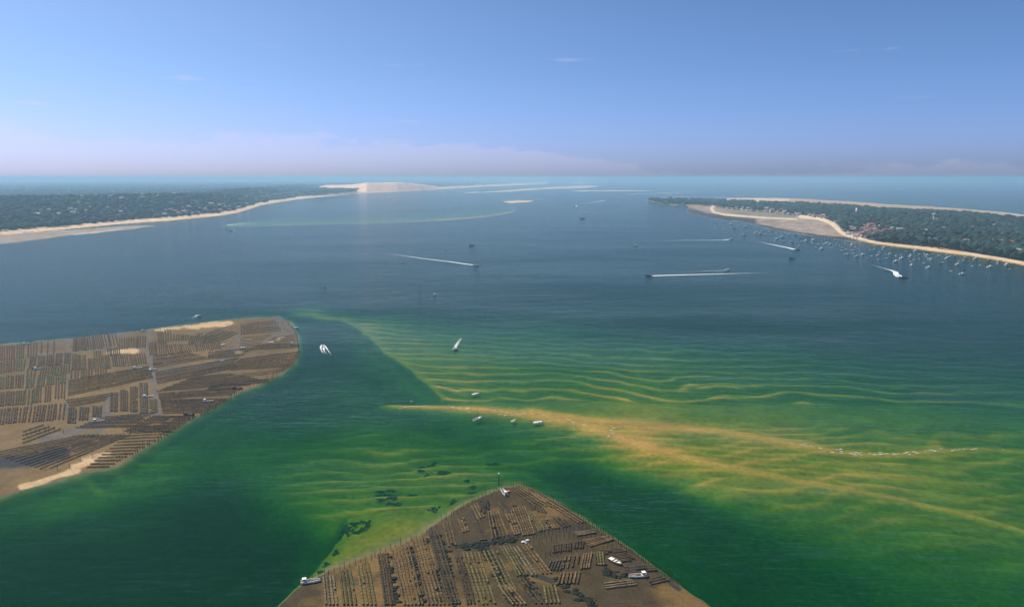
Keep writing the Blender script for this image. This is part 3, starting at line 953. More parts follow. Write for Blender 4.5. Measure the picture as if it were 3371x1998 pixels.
# single pines that stand along the near shore of the cape
def leafy(n, R_, zr, seed, sz):
    r = np.random.default_rng(seed)
    lob = r.normal(0, 1, (9, 3)) * (R_ * .45, R_ * .45, zr * .35)
    c = lob[r.integers(0, 9, n)] + r.normal(0, 1, (n, 3)) * (R_ * .28, R_ * .28, zr * .25)
    a, b = r.normal(0, 1, (n, 3)), r.normal(0, 1, (n, 3))
    a /= np.linalg.norm(a, axis=1)[:, None]
    b = np.cross(a, b)
    b /= np.linalg.norm(b, axis=1)[:, None] + 1e-9
    s1, s2 = sz * r.uniform(.6, 1.4, n)[:, None], sz * r.uniform(.5, 1.1, n)[:, None]
    V = np.stack([c - a * s1 - b * s2, c + a * s1 - b * s2, c + a * s1 + b * s2, c - a * s1 + b * s2], 1).reshape(-1, 3)
    F = np.arange(4 * n).reshape(n, 4)
    val = np.repeat(r.uniform(.5, 1.6, n), 4)[:, None]
    return V, F, np.array([0.036, 0.062, 0.036]) * val


MAT_BARK = noisy('pine_bark', (0.12, 0.075, 0.05), .5, 2.0, .95)
pine_protos = []
for k in range(4):
    root = empty('pine_tree', (0, 0, 0))
    mb = MB()
    hgt = 8.5 + k
    mb.tube((0, 0, 0), (.5 * (k - 1.5) * .3, 0, hgt), .38, .16, 7)
    for j in range(4):
        an = j * 1.7 + k
        mb.tube((0.1, 0, hgt * .7), (2.4 * math.cos(an), 2.4 * math.sin(an), hgt + .4), .14, .05, 5)
    mb.build('trunk', MAT_BARK, root, True)
    V, F, c = leafy(420, 4.4, 3.6, 50 + k, .62)
    V[:, 2] += hgt + .5
    mesh_np('crown', V, F, MAT_WOOD_F, root, col=c)
    pine_protos.append(root)
pn = 0
edge_u = np.linspace(2862, 3460, 46)
cn = np.array(CAPE_N)
for i, u in enumerate(edge_u):
    u = u + random.uniform(-5, 5)
    v = np.interp(u, cn[:, 0], cn[:, 1]) - random.uniform(0.3, 3.0)
    o = pine_protos[i] if i < 4 else copy_tree(pine_protos[i % 4])
    o.location = at(u, v, 1.0)
    o.rotation_euler = (0, 0, random.uniform(0, 6.28))
    s_ = random.uniform(.8, 1.25)
    o.scale = (s_, s_, s_)
    tag(o, f'{nth(i + 1)} pine along the sandy shore, counting away from the jetty', 'pine tree', 'pines edging the near shore of the cape')

# ------------------------------------------------------------------ houses, lighthouse, water tower, jetty
MAT_WALL = noisy('house_plaster', (0.56, 0.53, 0.47), .15, .4, .85, objrand=.2)
MAT_RED = noisy('clay_tiles', (0.40, 0.15, 0.09), .35, 1.2, .85, objrand=.3, bump=.4)
MAT_PALE = noisy('pale_roof', (0.36, 0.33, 0.31), .25, 1.0, .8, objrand=.25, bump=.3)
MAT_PINK = noisy('weathered_tiles', (0.50, 0.30, 0.24), .3, 1.2, .85, objrand=.25, bump=.4)
MAT_DARKGLASS = noisy('dark_glazing', (0.03, 0.035, 0.04), .3, 1.0, .15, .5)
ROOFS = {'red': MAT_RED, 'pale': MAT_PALE, 'pink': MAT_PINK}
house_proto = {}
for kind in ROOFS:
    for var in range(2):
        root = empty('house', (0, 0, 0))
        a, b, h = (5.2, 4.0, 3.6) if var == 0 else (6.6, 4.4, 5.8)
        mb = MB().box(-a, a, -b, b, -1.5, h)
        mb.add([(-a, -b, h), (-a, b, h), (-a, 0, h + 2.2), (a, -b, h), (a, b, h), (a, 0, h + 2.2)], [(0, 2, 1), (3, 4, 5)])
        mb.build('wall', MAT_WALL, root)
        rb = MB()
        o_, t_ = .6, .25
        for sgn in (-1, 1):
            y1, z1, y0, z0 = 0, h + 2.35, sgn * (b + o_), h - .25
            V = [(-a - o_, y1, z1), (a + o_, y1, z1), (a + o_, y0, z0), (-a - o_, y0, z0)]
            rb.add(V + [(x, y, z + t_) for x, y, z in V], [(0, 1, 2, 3), (4, 7, 6, 5), (0, 4, 5, 1), (1, 5, 6, 2), (2, 6, 7, 3), (3, 7, 4, 0)])
        rf = rb.build('roof', ROOFS[kind], root)
        MB().box(a * .4, a * .4 + .8, -.9, -.2, h + 1.4, h + 3.3).build('chimney', MAT_WALL, rf)
        for sy in (-1, 1):
            for k in range(2 + var):
                x0 = -a + 1.2 + k * (2 * a - 2.4) / (2 + var)
                MB().box(x0, x0 + 1.5, sy * b - .06, sy * b + .06, 1.0, 2.5).build('window', MAT_DARKGLASS, root)
        house_proto[kind, var] = root
GRPS = {'village': ('village beside the jetty beach', 'village houses by the jetty'), 'hook': ('strip behind the hooked sand spit', 'houses behind the sand hook'), 'upper': ('scatter uphill of the jetty village', 'houses uphill of the village'),
        'east': ('pine wood above the mooring', 'houses in the wood above the mooring'), 'point': ('end of the cape near its tip', 'houses near the tip of the cape'), 'ocean': ('wood on the ocean side of the cape', 'houses on the ocean side'),
        'bayfront': ('far beach curve before the dune', 'bayfront houses on the far shore'), 'hillside': ('wooded hillside across the bay', 'houses on the far hillside'), 'west': ('wood over the long far beach', 'houses over the far beach')}
RN = {'red': 'red-roofed', 'pale': 'pale-roofed', 'pink': 'pinkish-roofed'}
cnt, usedp = {}, set()
for u, v, kind, rot, sc_, grp in sorted(SITES):
    key = (kind, int(hr.integers(2)))
    o = house_proto[key] if key not in usedp else copy_tree(house_proto[key])
    usedp.add(key)
    x, y, z = at(u, v, 0.5)
    o.location = (x, y, z + (2.0 if grp != 'village' else .4))
    o.rotation_euler = (0, 0, rot)
    o.scale = (sc_, sc_, sc_)
    cnt[kind, grp] = cnt.get((kind, grp), 0) + 1
    tag(o, f'{nth(cnt[kind, grp])} {RN[kind]} house from the left in the {GRPS[grp][0]}', 'house', GRPS[grp][1])
for k, o in house_proto.items():
    if k not in usedp:
        for ch in list(o.children_recursive):
            bpy.data.objects.remove(ch)
        bpy.data.objects.remove(o)

MAT_WHITE = noisy('white_paint', (0.80, 0.79, 0.76), .12, .8, .5, .4)
MAT_CONC = noisy('pale_concrete', (0.46, 0.48, 0.46), .2, .5, .9)
MAT_LRED = noisy('red_paint', (0.42, 0.05, 0.04), .2, .8, .5)
MAT_PILE = noisy('weathered_timber', (0.115, 0.085, 0.062), .4, 1.5, .9)
lh = empty('lighthouse', at(2818, 715))
tag(lh, 'tall white lighthouse with dark red lantern above the pine wood', 'lighthouse')
MB().tube((0, 0, 0), (0, 0, 30), 4.2, 2.9, 20).build('tower', MAT_WHITE, lh, True)
MB().tube((0, 0, 30), (0, 0, 34), 3.1, 3.0, 20).build('upper_band', MAT_LRED, lh, True)
MB().tube((0, 0, 34), (0, 0, 34.8), 4.0, 4.0, 20).build('gallery', MAT_LRED, lh)
MB().tube((0, 0, 34.8), (0, 0, 37.6), 1.9, 1.9, 14).build('lantern', MAT_DARKGLASS, lh)
MB().tube((0, 0, 37.6), (0, 0, 39.6), 2.2, .3, 14).build('dome', MAT_LRED, lh)
wtw = empty('water_tower', at(3073, 743))
tag(wtw, 'pale concrete water tower rising out of the pine wood', 'water tower')
mb = MB()
for k in range(8):
    a = k * math.pi / 4
    mb.tube((3.6 * math.cos(a), 3.6 * math.sin(a), 0), (3.6 * math.cos(a), 3.6 * math.sin(a), 25), .55, .55, 6)
mb.tube((0, 0, 0), (0, 0, 25), 2.2, 2.2, 12)
mb.build('shaft', MAT_CONC, wtw, True)
MB().tube((0, 0, 24.5), (0, 0, 28), 4.6, 6.6, 20).tube((0, 0, 28), (0, 0, 32), 6.6, 6.6, 20).tube((0, 0, 32), (0, 0, 33.5), 6.4, 1.0, 20).build('tank', MAT_CONC, wtw, True)

jx0, jy0, _ = at(2826, 788)
jx1, jy1, _ = at(2664, 786)
jl = math.hypot(jx1 - jx0, jy1 - jy0)
jt = empty('jetty', (jx0, jy0, 0), math.atan2(jy1 - jy0, jx1 - jx0))
tag(jt, 'long timber jetty on piles with a covered landing at its head', 'jetty')
MB().box(0, jl, -1.6, 1.6, 4.2, 4.6).build('deck', MAT_PILE, jt)
for k in range(15):
    x = 4 + k * (jl - 6) / 14
    for sy in (-1.5, 1.5):
        MB().tube((x, sy, -4), (x, sy, 5.2), .34, .30, 6).build('pile', MAT_PILE, jt)
for sy in (-1.55, 1.55):
    MB().box(0, jl, sy - .06, sy + .06, 5.45, 5.6).build('handrail', MAT_PILE, jt)
MB().box(jl, jl + 24, -9, 9, 3.6, 4.4).build('landing', MAT_PILE, jt)
for x in (jl + 2, jl + 12, jl + 22):
    for sy in (-8, 8):
        MB().tube((x, sy, -6), (x, sy, 7.5), .4, .34, 6).build('pile', MAT_PILE, jt)
MB().box(jl + 2, jl + 16, -5, 5, 7.3, 8.0, 1.5, 2.0).build('shelter_roof', MAT_PILE, jt)

# ------------------------------------------------------------------ oyster racks
RACKM = {
    'brown': noisy('bag_brown', (0.185, 0.122, 0.050), .55, .9, .9, bump=.8, objrand=.3),
    'olive': noisy('bag_olive', (0.150, 0.128, 0.042), .5, .9, .9, bump=.8, objrand=.3),
    'grey': noisy('bag_grey', (0.170, 0.135, 0.080), .5, .9, .9, bump=.8, objrand=.3),
    'dark': noisy('bag_dark', (0.075, 0.056, 0.032), .5, .9, .9, bump=.8, objrand=.3),
    'yellow': noisy('bag_yellow', (0.24, 0.175, 0.052), .5, .9, .9, bump=.8, objrand=.25),
    'green': noisy('bag_green', (0.088, 0.092, 0.036), .5, .9, .9, bump=.8, objrand=.3),
}
RACKW = {k: noisy('far_' + k, tuple(x * f for x in c), .45, .5, .9, bump=.6, objrand=.3) for k, c, f in (('brown', (0.12, 0.074, 0.038), .55), ('olive', (0.11, 0.092, 0.032), .6), ('grey', (0.12, 0.094, 0.066), .55), ('dark', (0.05, 0.039, 0.027), .8), ('yellow', (0.22, 0.155, 0.042), .9), ('green', (0.075, 0.082, 0.028), .8))}
MAT_IRON = noisy('rusty_iron', (0.055, 0.038, 0.028), .5, 2.0, .9)
BOXF = np.array([(0, 3, 2, 1), (4, 5, 6, 7), (0, 1, 5, 4), (1, 2, 6, 5), (2, 3, 7, 6), (3, 0, 4, 7)])


def boxes(c, s, yaw, top=.86):
    """many boxes at once: centres, half sizes, yaw"""
    q = np.array([(-1, -1, -1), (1, -1, -1), (1, 1, -1), (-1, 1, -1), (-top, -top, 1), (top, -top, 1), (top, top, 1), (-top, top, 1)], float)
    V = q[None] * s[:, None, :]
    ca, sa = np.cos(yaw)[:, None], np.sin(yaw)[:, None]
    X = V[..., 0] * ca - V[..., 1] * sa
    Y = V[..., 0] * sa + V[..., 1] * ca
    V = np.stack([X, Y, V[..., 2]], -1) + c[:, None, :]
    F = (BOXF[None] + (np.arange(len(c)) * 8)[:, None, None]).reshape(-1, 4)
    return V.reshape(-1, 3), F


def rack_bags(L, r, miss, pitch=1.04):
    n = max(2, int(L / pitch))
    x = (np.arange(n) + .5) * L / n
    keep = r.random(n) > miss
    if not keep.any():
        keep[:] = True
    x = x[keep]
    n = len(x)
    c = np.stack([x, r.normal(0, .04, n), .60 + r.normal(0, .025, n)], 1)
    s = np.stack([np.full(n, .485 * L / max(2, int(L / pitch))) * r.uniform(.95, 1.03, n), r.uniform(.40, .50, n), r.uniform(.06, .12, n)], 1)
    return boxes(c, s, r.normal(0, .018, n), .93)


def rack_frame(L):
    k = max(2, int(L / 3.2) + 1)
    xs = np.linspace(.15, L - .15, k)
    c = [(L / 2, -.28, .47), (L / 2, .28, .47)]
    h = [(L / 2, .03, .03)] * 2
    for x in xs:
        for y in (-.32, .32):
            c.append((x, y, .2))
            h.append((.04, .04, .30))
        c.append((x, 0, .43))
        h.append((.04, .45, .025))
    return boxes(np.array(c, float), np.array(h, float), np.zeros(len(c)), 1.0)


def S5(z, ox, oy, f):
    """list of (x, y) in an enlarged view -> picture points"""
    return [(ox + a / f, oy + b / f) for a, b in z]


PLOTS = []    # (phrase, colour, n lines, P0, P1, Q0, Q1, missing share)


def plot(phrase, col, n, p0, p1, q0, q1, miss=.06):
    PLOTS.append((phrase, col, n, p0, p1, q0, q1, miss))


# near bank
for ph, c, n, q, ms in (
    ('strip ending at the weedy gully, pointed bank', 'dark', 4, ((1409, 1748), (1478, 1992), (1438, 1746), (1512, 1990)), .03),
    ('strip beside the bright planks, pointed bank', 'brown', 5, ((1357, 1774), (1412, 1994), (1395, 1765), (1462, 1992)), .05),
    ('broad purple-brown strip, pointed bank', 'brown', 6, ((1290, 1810), (1332, 1994), (1342, 1788), (1392, 1994)), .06),
    ('dark strip on the shallow side, pointed bank', 'dark', 4, ((1246, 1826), (1268, 1994), (1272, 1823), (1298, 1994)), .05),
    ('mossy strip over pale sand, pointed bank', 'olive', 4, ((1176, 1860), (1196, 1994), (1210, 1852), (1236, 1994)), .14),
    ('green strip near the grounded barge, pointed bank', 'green', 4, ((1118, 1882), (1132, 1994), (1152, 1874), (1172, 1994)), .1),
    ('short strip next to the white barge, pointed bank', 'grey', 4, ((1064, 1902), (1074, 1994), (1096, 1896), (1110, 1994)), .08),
    ('long dark block, upper left of the pointed bank', 'dark', 4, ((1536, 1676), (1582, 1782), (1560, 1672), (1600, 1780)), .03),
    ('narrow block left of the long dark one, pointed bank', 'brown', 3, ((1508, 1710), (1526, 1754), (1524, 1706), (1542, 1750)), .12),
    ('outermost block over the green gully, pointed bank', 'brown', 3, ((1460, 1722), (1478, 1802), (1480, 1718), (1500, 1798)), .2),
    ('middle block with pale tops, pointed bank', 'brown', 5, ((1606, 1686), (1622, 1777), (1638, 1682), (1672, 1766)), .06),
    ('dark block at the top left edge, pointed bank', 'dark', 4, ((1572, 1648), (1590, 1692), (1600, 1644), (1610, 1686)), .1),
    ('pair below the moored barge, pointed bank', 'dark', 2, ((1640, 1656), (1668, 1696), (1652, 1654), (1680, 1690)), .25),
    ('centre block with dark ends, pointed bank', 'brown', 6, ((1688, 1674), (1724, 1766), (1727, 1668), (1758, 1760)), .12),
    ('green block right of centre, pointed bank', 'olive', 3, ((1736, 1694), (1776, 1752), (1754, 1690), (1792, 1748)), .06),
    ('broken block under the tip, pointed bank', 'dark', 5, ((1736, 1644), (1752, 1682), (1778, 1660), (1796, 1690)), .3),
    ('gappy block with light patches, pointed bank', 'brown', 5, ((1776, 1702), (1806, 1746), (1808, 1700), (1840, 1742)), .3),
    ('small broken block by the right edge, pointed bank', 'dark', 3, ((1820, 1706), (1858, 1738), (1852, 1704), (1876, 1734)), .35),
    ('mossy block below the dark track, pointed bank', 'olive', 5, ((1525, 1822), (1578, 1992), (1575, 1820), (1630, 1990)), .16),
    ('slanting block mid bank, pointed bank', 'olive', 4, ((1648, 1801), (1704, 1898), (1677, 1799), (1736, 1896)), .08),
    ('clean pair with dark tips, pointed bank', 'grey', 2, ((1690, 1803), (1753, 1899), (1702, 1801), (1766, 1897)), .02),
    ('long pale trio under the white sacks, pointed bank', 'brown', 3, ((1716, 1796), (1787, 1892), (1739, 1794), (1814, 1890)), .05),
    ('upright comb of short racks, pointed bank', 'brown', 8, ((1822, 1794), (1820, 1823), (1878, 1786), (1877, 1815)), .03),
    ('leaning comb of short racks, pointed bank', 'grey', 5, ((1814, 1848), (1801, 1880), (1856, 1842), (1842, 1880)), .06),
    ('short comb right of the upright one, pointed bank', 'brown', 4, ((1894, 1784), (1889, 1809), (1920, 1780), (1917, 1806)), .08),
    ('tall comb of four racks, pointed bank', 'brown', 4, ((1922, 1826), (1912, 1876), (1947, 1822), (1937, 1872)), .05),
    ('yellow-green comb near the dinghy, pointed bank', 'olive', 4, ((1956, 1820), (1962, 1862), (1982, 1818), (1988, 1862)), .02),
    ('level block among stakes, pointed bank', 'grey', 3, ((1892, 1757), (1960, 1747), (1898, 1765), (1962, 1755)), .05),
    ('level block at the stake field, pointed bank', 'brown', 5, ((1918, 1782), (2002, 1767), (1940, 1801), (2020, 1778)), .04),
    ('level trio below the stake field, pointed bank', 'dark', 3, ((1976, 1815), (2056, 1808), (1986, 1826), (2064, 1816)), .05),
    ('dark level block behind the dinghy, pointed bank', 'dark', 6, ((2014, 1830), (2062, 1823), (2032, 1854), (2094, 1843)), .05),
    ('dark level block above the white boat, pointed bank', 'dark', 5, ((2056, 1870), (2142, 1864), (2062, 1889), (2164, 1879)), .05),
    ('level trio at the bottom of the pointed bank', 'grey', 3, ((1988, 1924), (2082, 1912), (1994, 1938), (2096, 1926)), .03),
    ('last level trio by the deep water, pointed bank', 'dark', 3, ((2130, 1911), (2178, 1901), (2142, 1924), (2204, 1910)), .08),
    ('low faint rows under the barge, pointed bank', 'brown', 6, ((1690, 1616), (1762, 1668), (1742, 1610), (1850, 1672)), .12),
    ('faint rows along the right edge, pointed bank', 'brown', 3, ((1750, 1626), (1905, 1724), (1772, 1622), (1930, 1720)), .1),
    ('dark rows in the weedy gully, pointed bank', 'dark', 3, ((1500, 1836), (1540, 1992), (1518, 1832), (1562, 1990)), .2),
    ('long mossy rows in the middle, pointed bank', 'olive', 4, ((1592, 1816), (1660, 1960), (1632, 1808), (1700, 1950)), .15),
    ('dark rows below the slanting block, pointed bank', 'dark', 3, ((1706, 1908), (1766, 1990), (1734, 1904), (1800, 1988)), .15),
    ('faint comb below the leaning one, pointed bank', 'brown', 6, ((1846, 1888), (1836, 1926), (1908, 1884), (1900, 1924)), .15),
    ('faint rows between the comb and the yellow one, pointed bank', 'brown', 4, ((1862, 1832), (1852, 1874), (1906, 1828), (1898, 1868)), .12),
    ('brown rows at the upper left shoulder, pointed bank', 'brown', 3, ((1552, 1668), (1574, 1712), (1570, 1660), (1592, 1704)), .12),
    ('rows beside the centre block, pointed bank', 'brown', 3, ((1664, 1690), (1694, 1764), (1682, 1684), (1712, 1760)), .12),
    ('lowest slanting block of the pointed bank', 'brown', 4, ((1640, 1930), (1690, 1994), (1676, 1926), (1730, 1992)), .08),
    ('lowest block under the mossy patch, pointed bank', 'olive', 4, ((1790, 1930), (1800, 1990), (1826, 1928), (1842, 1988)), .12),
):
    plot(ph, c, n, *q, ms)


# wide bank: upright blocks, rows of an enlarged view (x0, x1, top, bottom, lines, lean, colour)
def zl(x, y):
    return 60 + x / 2.319, 1000 + y / 2.319


ROWS = {
    'outer top row': [(-160, -110, 330, 430, 4, 4, 'grey'), (-85, -35, 325, 425, 4, 4, 'brown'), (-10, 35, 315, 415, 4, 4, 'grey')],
    'outer second row': [(-165, -115, 450, 530, 4, 8, 'olive'), (-90, -40, 440, 520, 4, 8, 'brown'), (-15, 40, 430, 510, 4, 8, 'green')],
    'outer third row': [(-170, -120, 560, 650, 4, 8, 'green'), (-95, -45, 555, 645, 4, 8, 'olive'), (-20, 30, 550, 640, 4, 8, 'brown')],
    'outer fourth row': [(-175, -120, 680, 780, 4, 10, 'brown'), (-95, -45, 675, 775, 4, 10, 'brown'), (-20, 30, 670, 770, 4, 10, 'olive')],
    'outer fifth row': [(-180, -120, 805, 920, 4, 16, 'brown'), (-95, -40, 800, 910, 4, 16, 'grey'), (-20, 30, 795, 905, 3, 16, 'brown')],
    'top row': [(75, 135, 300, 405, 4, 4, 'grey'), (175, 270, 290, 380, 3, 4, 'grey'), (420, 460, 265, 360, 4, 6, 'brown'), (480, 520, 255, 355, 4, 4, 'brown'), (540, 575, 250, 350, 3, -16, 'dark'), (592, 640, 240, 340, 4, -20, 'brown'), (655, 700, 230, 325, 3, -22, 'dark'), (712, 760, 230, 320, 3, -22, 'brown'), (775, 830, 270, 345, 4, -4, 'olive'), (845, 900, 260, 332, 4, 0, 'olive'), (912, 968, 252, 332, 4, 2, 'brown')],
    'sandbar row': [(1075, 1110, 225, 290, 4, -8, 'olive'), (1130, 1165, 205, 285, 3, -6, 'olive'), (1185, 1240, 240, 277, 4, 8, 'brown'), (1258, 1290, 240, 277, 3, 6, 'olive'), (1300, 1345, 248, 306, 4, 22, 'olive'), (1352, 1385, 230, 300, 3, 18, 'olive'), (1402, 1440, 245, 300, 4, 16, 'olive'), (1455, 1500, 236, 292, 4, 16, 'olive')],
    'row above the long diagonals': [(690, 730, 345, 396, 4, -6, 'dark'), (745, 775, 340, 391, 3, -6, 'brown'), (1008, 1060, 300, 392, 5, -10, 'brown'), (1082, 1130, 295, 391, 4, -10, 'brown'), (1150, 1182, 320, 382, 3, -14, 'dark'), (1205, 1250, 315, 372, 4, -20, 'brown'), (1262, 1308, 315, 367, 4, -20, 'olive'), (1322, 1360, 310, 362, 3, -18, 'brown'), (1372, 1416, 305, 357, 4, -18, 'grey'), (1432, 1480, 300, 352, 4, -18, 'dark'), (1492, 1545, 290, 342, 5, -14, 'brown')],
    'second row': [(85, 120, 415, 490, 4, 10, 'grey'), (150, 190, 405, 482, 4, 12, 'green'), (215, 260, 395, 472, 4, 10, 'brown'), (285, 325, 385, 467, 4, 10, 'grey'), (350, 390, 380, 457, 4, 8, 'grey'), (415, 460, 390, 502, 4, 2, 'brown'), (472, 510, 400, 497, 3, 2, 'olive'), (540, 572, 420, 492, 3, 0, 'brown'), (592, 640, 365, 482, 4, -14, 'olive'), (662, 702, 400, 492, 4, -14, 'olive'), (730, 775, 405, 477, 4, -12, 'dark'), (795, 840, 400, 472, 4, -14, 'dark'), (862, 905, 395, 467, 4, -14, 'brown'), (922, 975, 385, 457, 4, -14, 'dark')],
    'third row': [(70, 120, 495, 556, 3, 8, 'olive'), (165, 220, 490, 551, 4, 14, 'grey'), (245, 295, 480, 542, 4, 12, 'green'), (325, 380, 470, 532, 4, 10, 'olive'), (405, 430, 505, 567, 2, 2, 'brown'), (455, 480, 500, 562, 2, 2, 'olive'), (500, 560, 500, 560, 4, 0, 'brown'), (592, 670, 490, 551, 5, -2, 'brown')],
    'fourth row': [(60, 110, 570, 641, 4, 8, 'green'), (145, 190, 565, 627, 4, 8, 'green'), (220, 265, 555, 617, 4, 4, 'green'), (290, 355, 545, 607, 5, 2, 'green')],
    'fifth row': [(50, 100, 660, 767, 3, 8, 'olive'), (115, 165, 640, 752, 4, 8, 'olive'), (205, 240, 630, 747, 3, 8, 'brown'), (285, 350, 615, 722, 4, 4, 'brown')],
    'sixth row': [(50, 110, 790, 902, 3, 20, 'brown'), (135, 190, 780, 897, 4, 20, 'brown'), (220, 260, 775, 892, 3, 18, 'brown'), (280, 340, 770, 882, 3, 14, 'brown')],
    'row by the grey creek': [(380, 432, 800, 912, 4, 8, 'dark'), (470, 525, 795, 887, 4, 8, 'dark'), (570, 625, 790, 862, 4, 8, 'dark'), (705, 750, 685, 822, 4, 2, 'brown'), (785, 830, 665, 817, 4, 0, 'brown'), (860, 905, 640, 822, 4, 0, 'brown'), (935, 985, 610, 832, 4, -6, 'grey'), (1010, 1055, 735, 832, 4, -4, 'olive')],
}
for rowname, bl in ROWS.items():
    for i, (x0, x1, t_, b_, n, ln, c) in enumerate(bl):
        plot(f'{nth(i + 1)} block of the {rowname}, wide bank', c, n, zl(x0 - 1 + ln, t_ - 4), zl(x0 - 1, b_ + 4), zl(x1 + 1 + ln, t_ - 4), zl(x1 + 1, b_ + 4), .10)
for ph, c, n, q in (
    ('long diagonal fan mid bank', 'olive', 8, ((400, 590), (980, 490), (400, 695), (1010, 565))),
    ('flat sheaf under the diagonals', 'brown', 4, ((372, 742), (700, 695), (400, 785), (660, 738))),
    ('gridded corner by the far tip', 'dark', 5, ((1705, 172), (1960, 135), (1705, 232), (1995, 205))),
    ('flat sheaf left of the far corner', 'olive', 5, ((1390, 268), (1520, 196), (1530, 288), (1665, 222))),
    ('yellowish sheaf near the far corner', 'yellow', 6, ((1702, 262), (1915, 246), (1692, 332), (1830, 318))),
    ('black sheaf at the rounded end', 'dark', 3, ((1935, 266), (2108, 242), (1895, 300), (2110, 278))),
    ('staked sheaf at the rounded end', 'grey', 4, ((1830, 318), (2128, 302), (1770, 352), (2136, 334))),
    ('ruled sheaf between the paths', 'brown', 5, ((1462, 372), (1780, 346), (1452, 420), (1690, 402))),
    ('dark crossing sheaf by the main path', 'dark', 6, ((1035, 412), (1290, 372), (1042, 482), (1440, 418))),
    ('broad grey sheaf by the main path', 'grey', 7, ((1062, 528), (1660, 424), (1078, 606), (1620, 496))),
    ('wide sheaf toward the channel', 'brown', 8, ((1700, 430), (2138, 374), (1632, 506), (2085, 476))),
    ('golden sheaf along the channel edge', 'yellow', 4, ((1640, 552), (2050, 496), (1560, 578), (1960, 530))),
    ('great brown sheaf below the middle', 'brown', 9, ((1330, 566), (1640, 540), (1092, 664), (1900, 596))),
    ('dark sheaf ending at the channel', 'dark', 4, ((1480, 628), (1960, 574), (1450, 660), (1700, 640))),
    ('thin sheaf above the sorting barge', 'brown', 4, ((1088, 690), (1690, 650), (1092, 725), (1620, 694))),
    ('ragged sheaf round the sorting barge', 'brown', 8, ((1102, 742), (1600, 734), (1112, 832), (1430, 826))),
    ('sheaf below the grey creek', 'dark', 8, ((1022, 868), (1335, 868), (832, 968), (1165, 972))),
    ('faint sheaf beside the grey creek', 'grey', 6, ((660, 868), (1010, 846), (465, 942), (880, 938))),
    ('pair at the end of the grey creek', 'dark', 3, ((40, 985), (200, 930), (40, 1060), (310, 962))),
    ('steep parallel sheaf at the lower end', 'grey', 10, ((-170, 1150), (480, 1008), (200, 1262), (815, 1008))),
    ('last fan beside the pale sand', 'olive', 10, ((835, 1002), (1150, 985), (545, 1235), (715, 1232))),
):
    q = [np.array(p, float) for p in q]
    q = [q[0] + (q[0] - q[1]) * .03, q[1] + (q[1] - q[0]) * .03, q[2] + (q[2] - q[3]) * .03, q[3] + (q[3] - q[2]) * .03]
    q = [q[0] + (q[0] - q[2]) * .06, q[1] + (q[1] - q[3]) * .06, q[2] + (q[2] - q[0]) * .06, q[3] + (q[3] - q[1]) * .06]
    plot(f'{ph}, wide bank', c, min(12, int(n * 1.3 + .6)), *[zl(*p) for p in q], .05)

LINES = []
rk = np.random.default_rng(99)
for ph, c, n, p0, p1, q0, q1, ms in PLOTS:
    for k in range(n):
        t_ = k / (n - 1) if n > 1 else .5
        a = np.array(p0) * (1 - t_) + np.array(q0) * t_ + rk.normal(0, .5, 2)
        b = np.array(p1) * (1 - t_) + np.array(q1) * t_ + rk.normal(0, .5, 2)
        ax, ay = G(*a)
        bx_, by_ = G(*b)
        L = math.hypot(bx_ - ax, by_ - ay)
        if L < 2:
            continue
        dist = math.hypot((ax + bx_) / 2, (ay + by_) / 2)
        LINES.append((math.hypot(*(a - b)) / dist, ph, c, n, k, ax, ay, bx_, by_, L, ms, 'pointed' in ph, max(.06, float(H((a[0] + b[0]) / 2, (a[1] + b[1]) / 2)))))
LINES.sort(key=lambda q: -q[0])
stuffV, stuffF, stuffN = {}, {}, {}
for i, (_, ph, c, n, k, ax, ay, bx_, by_, L, ms, nearb, hz_) in enumerate(LINES):
    r = np.random.default_rng(1000 + i)
    rz = math.atan2(by_ - ay, bx_ - ax)
    z = hz_ - .06
    wide = .74 if nearb else (.92 if 'block' in ph else 1.0)
    bv_, bf_ = rack_bags(L, r, ms * .45, 1.9 if nearb else 2.6)
    bv_[:, 1] *= wide
    if i < 300:
        root = empty('oyster_rack', (ax, ay, z), rz)
        tag(root, f'{nth(k + 1)} of {CARD[n]} {c} racks, {ph}', 'oyster rack', 'oyster racks on the pointed bank' if nearb else 'oyster racks on the wide bank')
        mesh_np('oyster_bags', bv_, bf_, (RACKM if nearb else RACKW)[c], root)['kind'] = 'stuff'
        fv, ff = rack_frame(L)
        fv[:, 1] *= wide
        mesh_np('trestle', fv, ff, MAT_IRON, root)
    else:
        ca, sa = math.cos(rz), math.sin(rz)
        w = np.stack([bv_[:, 0] * ca - bv_[:, 1] * sa + ax, bv_[:, 0] * sa + bv_[:, 1] * ca + ay, bv_[:, 2] + z], 1)
        stuffV.setdefault(c, []).append(w)
        stuffF.setdefault(c, []).append(bf_ + stuffN.get(c, 0))
        stuffN[c] = stuffN.get(c, 0) + len(w)
# the remaining small racks of the wide bank: one mass
me_v, me_f, off, slot = [], [], 0, []
for si, c in enumerate(stuffV):
    V_ = np.vstack(stuffV[c])
    F_ = np.vstack(stuffF[c])
    me_v.append(V_)
    me_f.append(F_ + off)
    slot += [si] * len(F_)
    off += len(V_)
if me_v:
    o = mesh_np('small_oyster_racks', np.vstack(me_v), np.vstack(me_f), None)
    for c in stuffV:
        o.data.materials.append(RACKW[c])
    o.data.polygons.foreach_set('material_index', np.array(slot, np.int32))
    tag(o, 'many small oyster racks filling the far part of the wide bank', 'oyster racks', kind='stuff')

# ------------------------------------------------------------------ stakes
MAT_STAKE = noisy('wet_stake', (0.045, 0.038, 0.034), .4, 2.0, .85)
STK = []


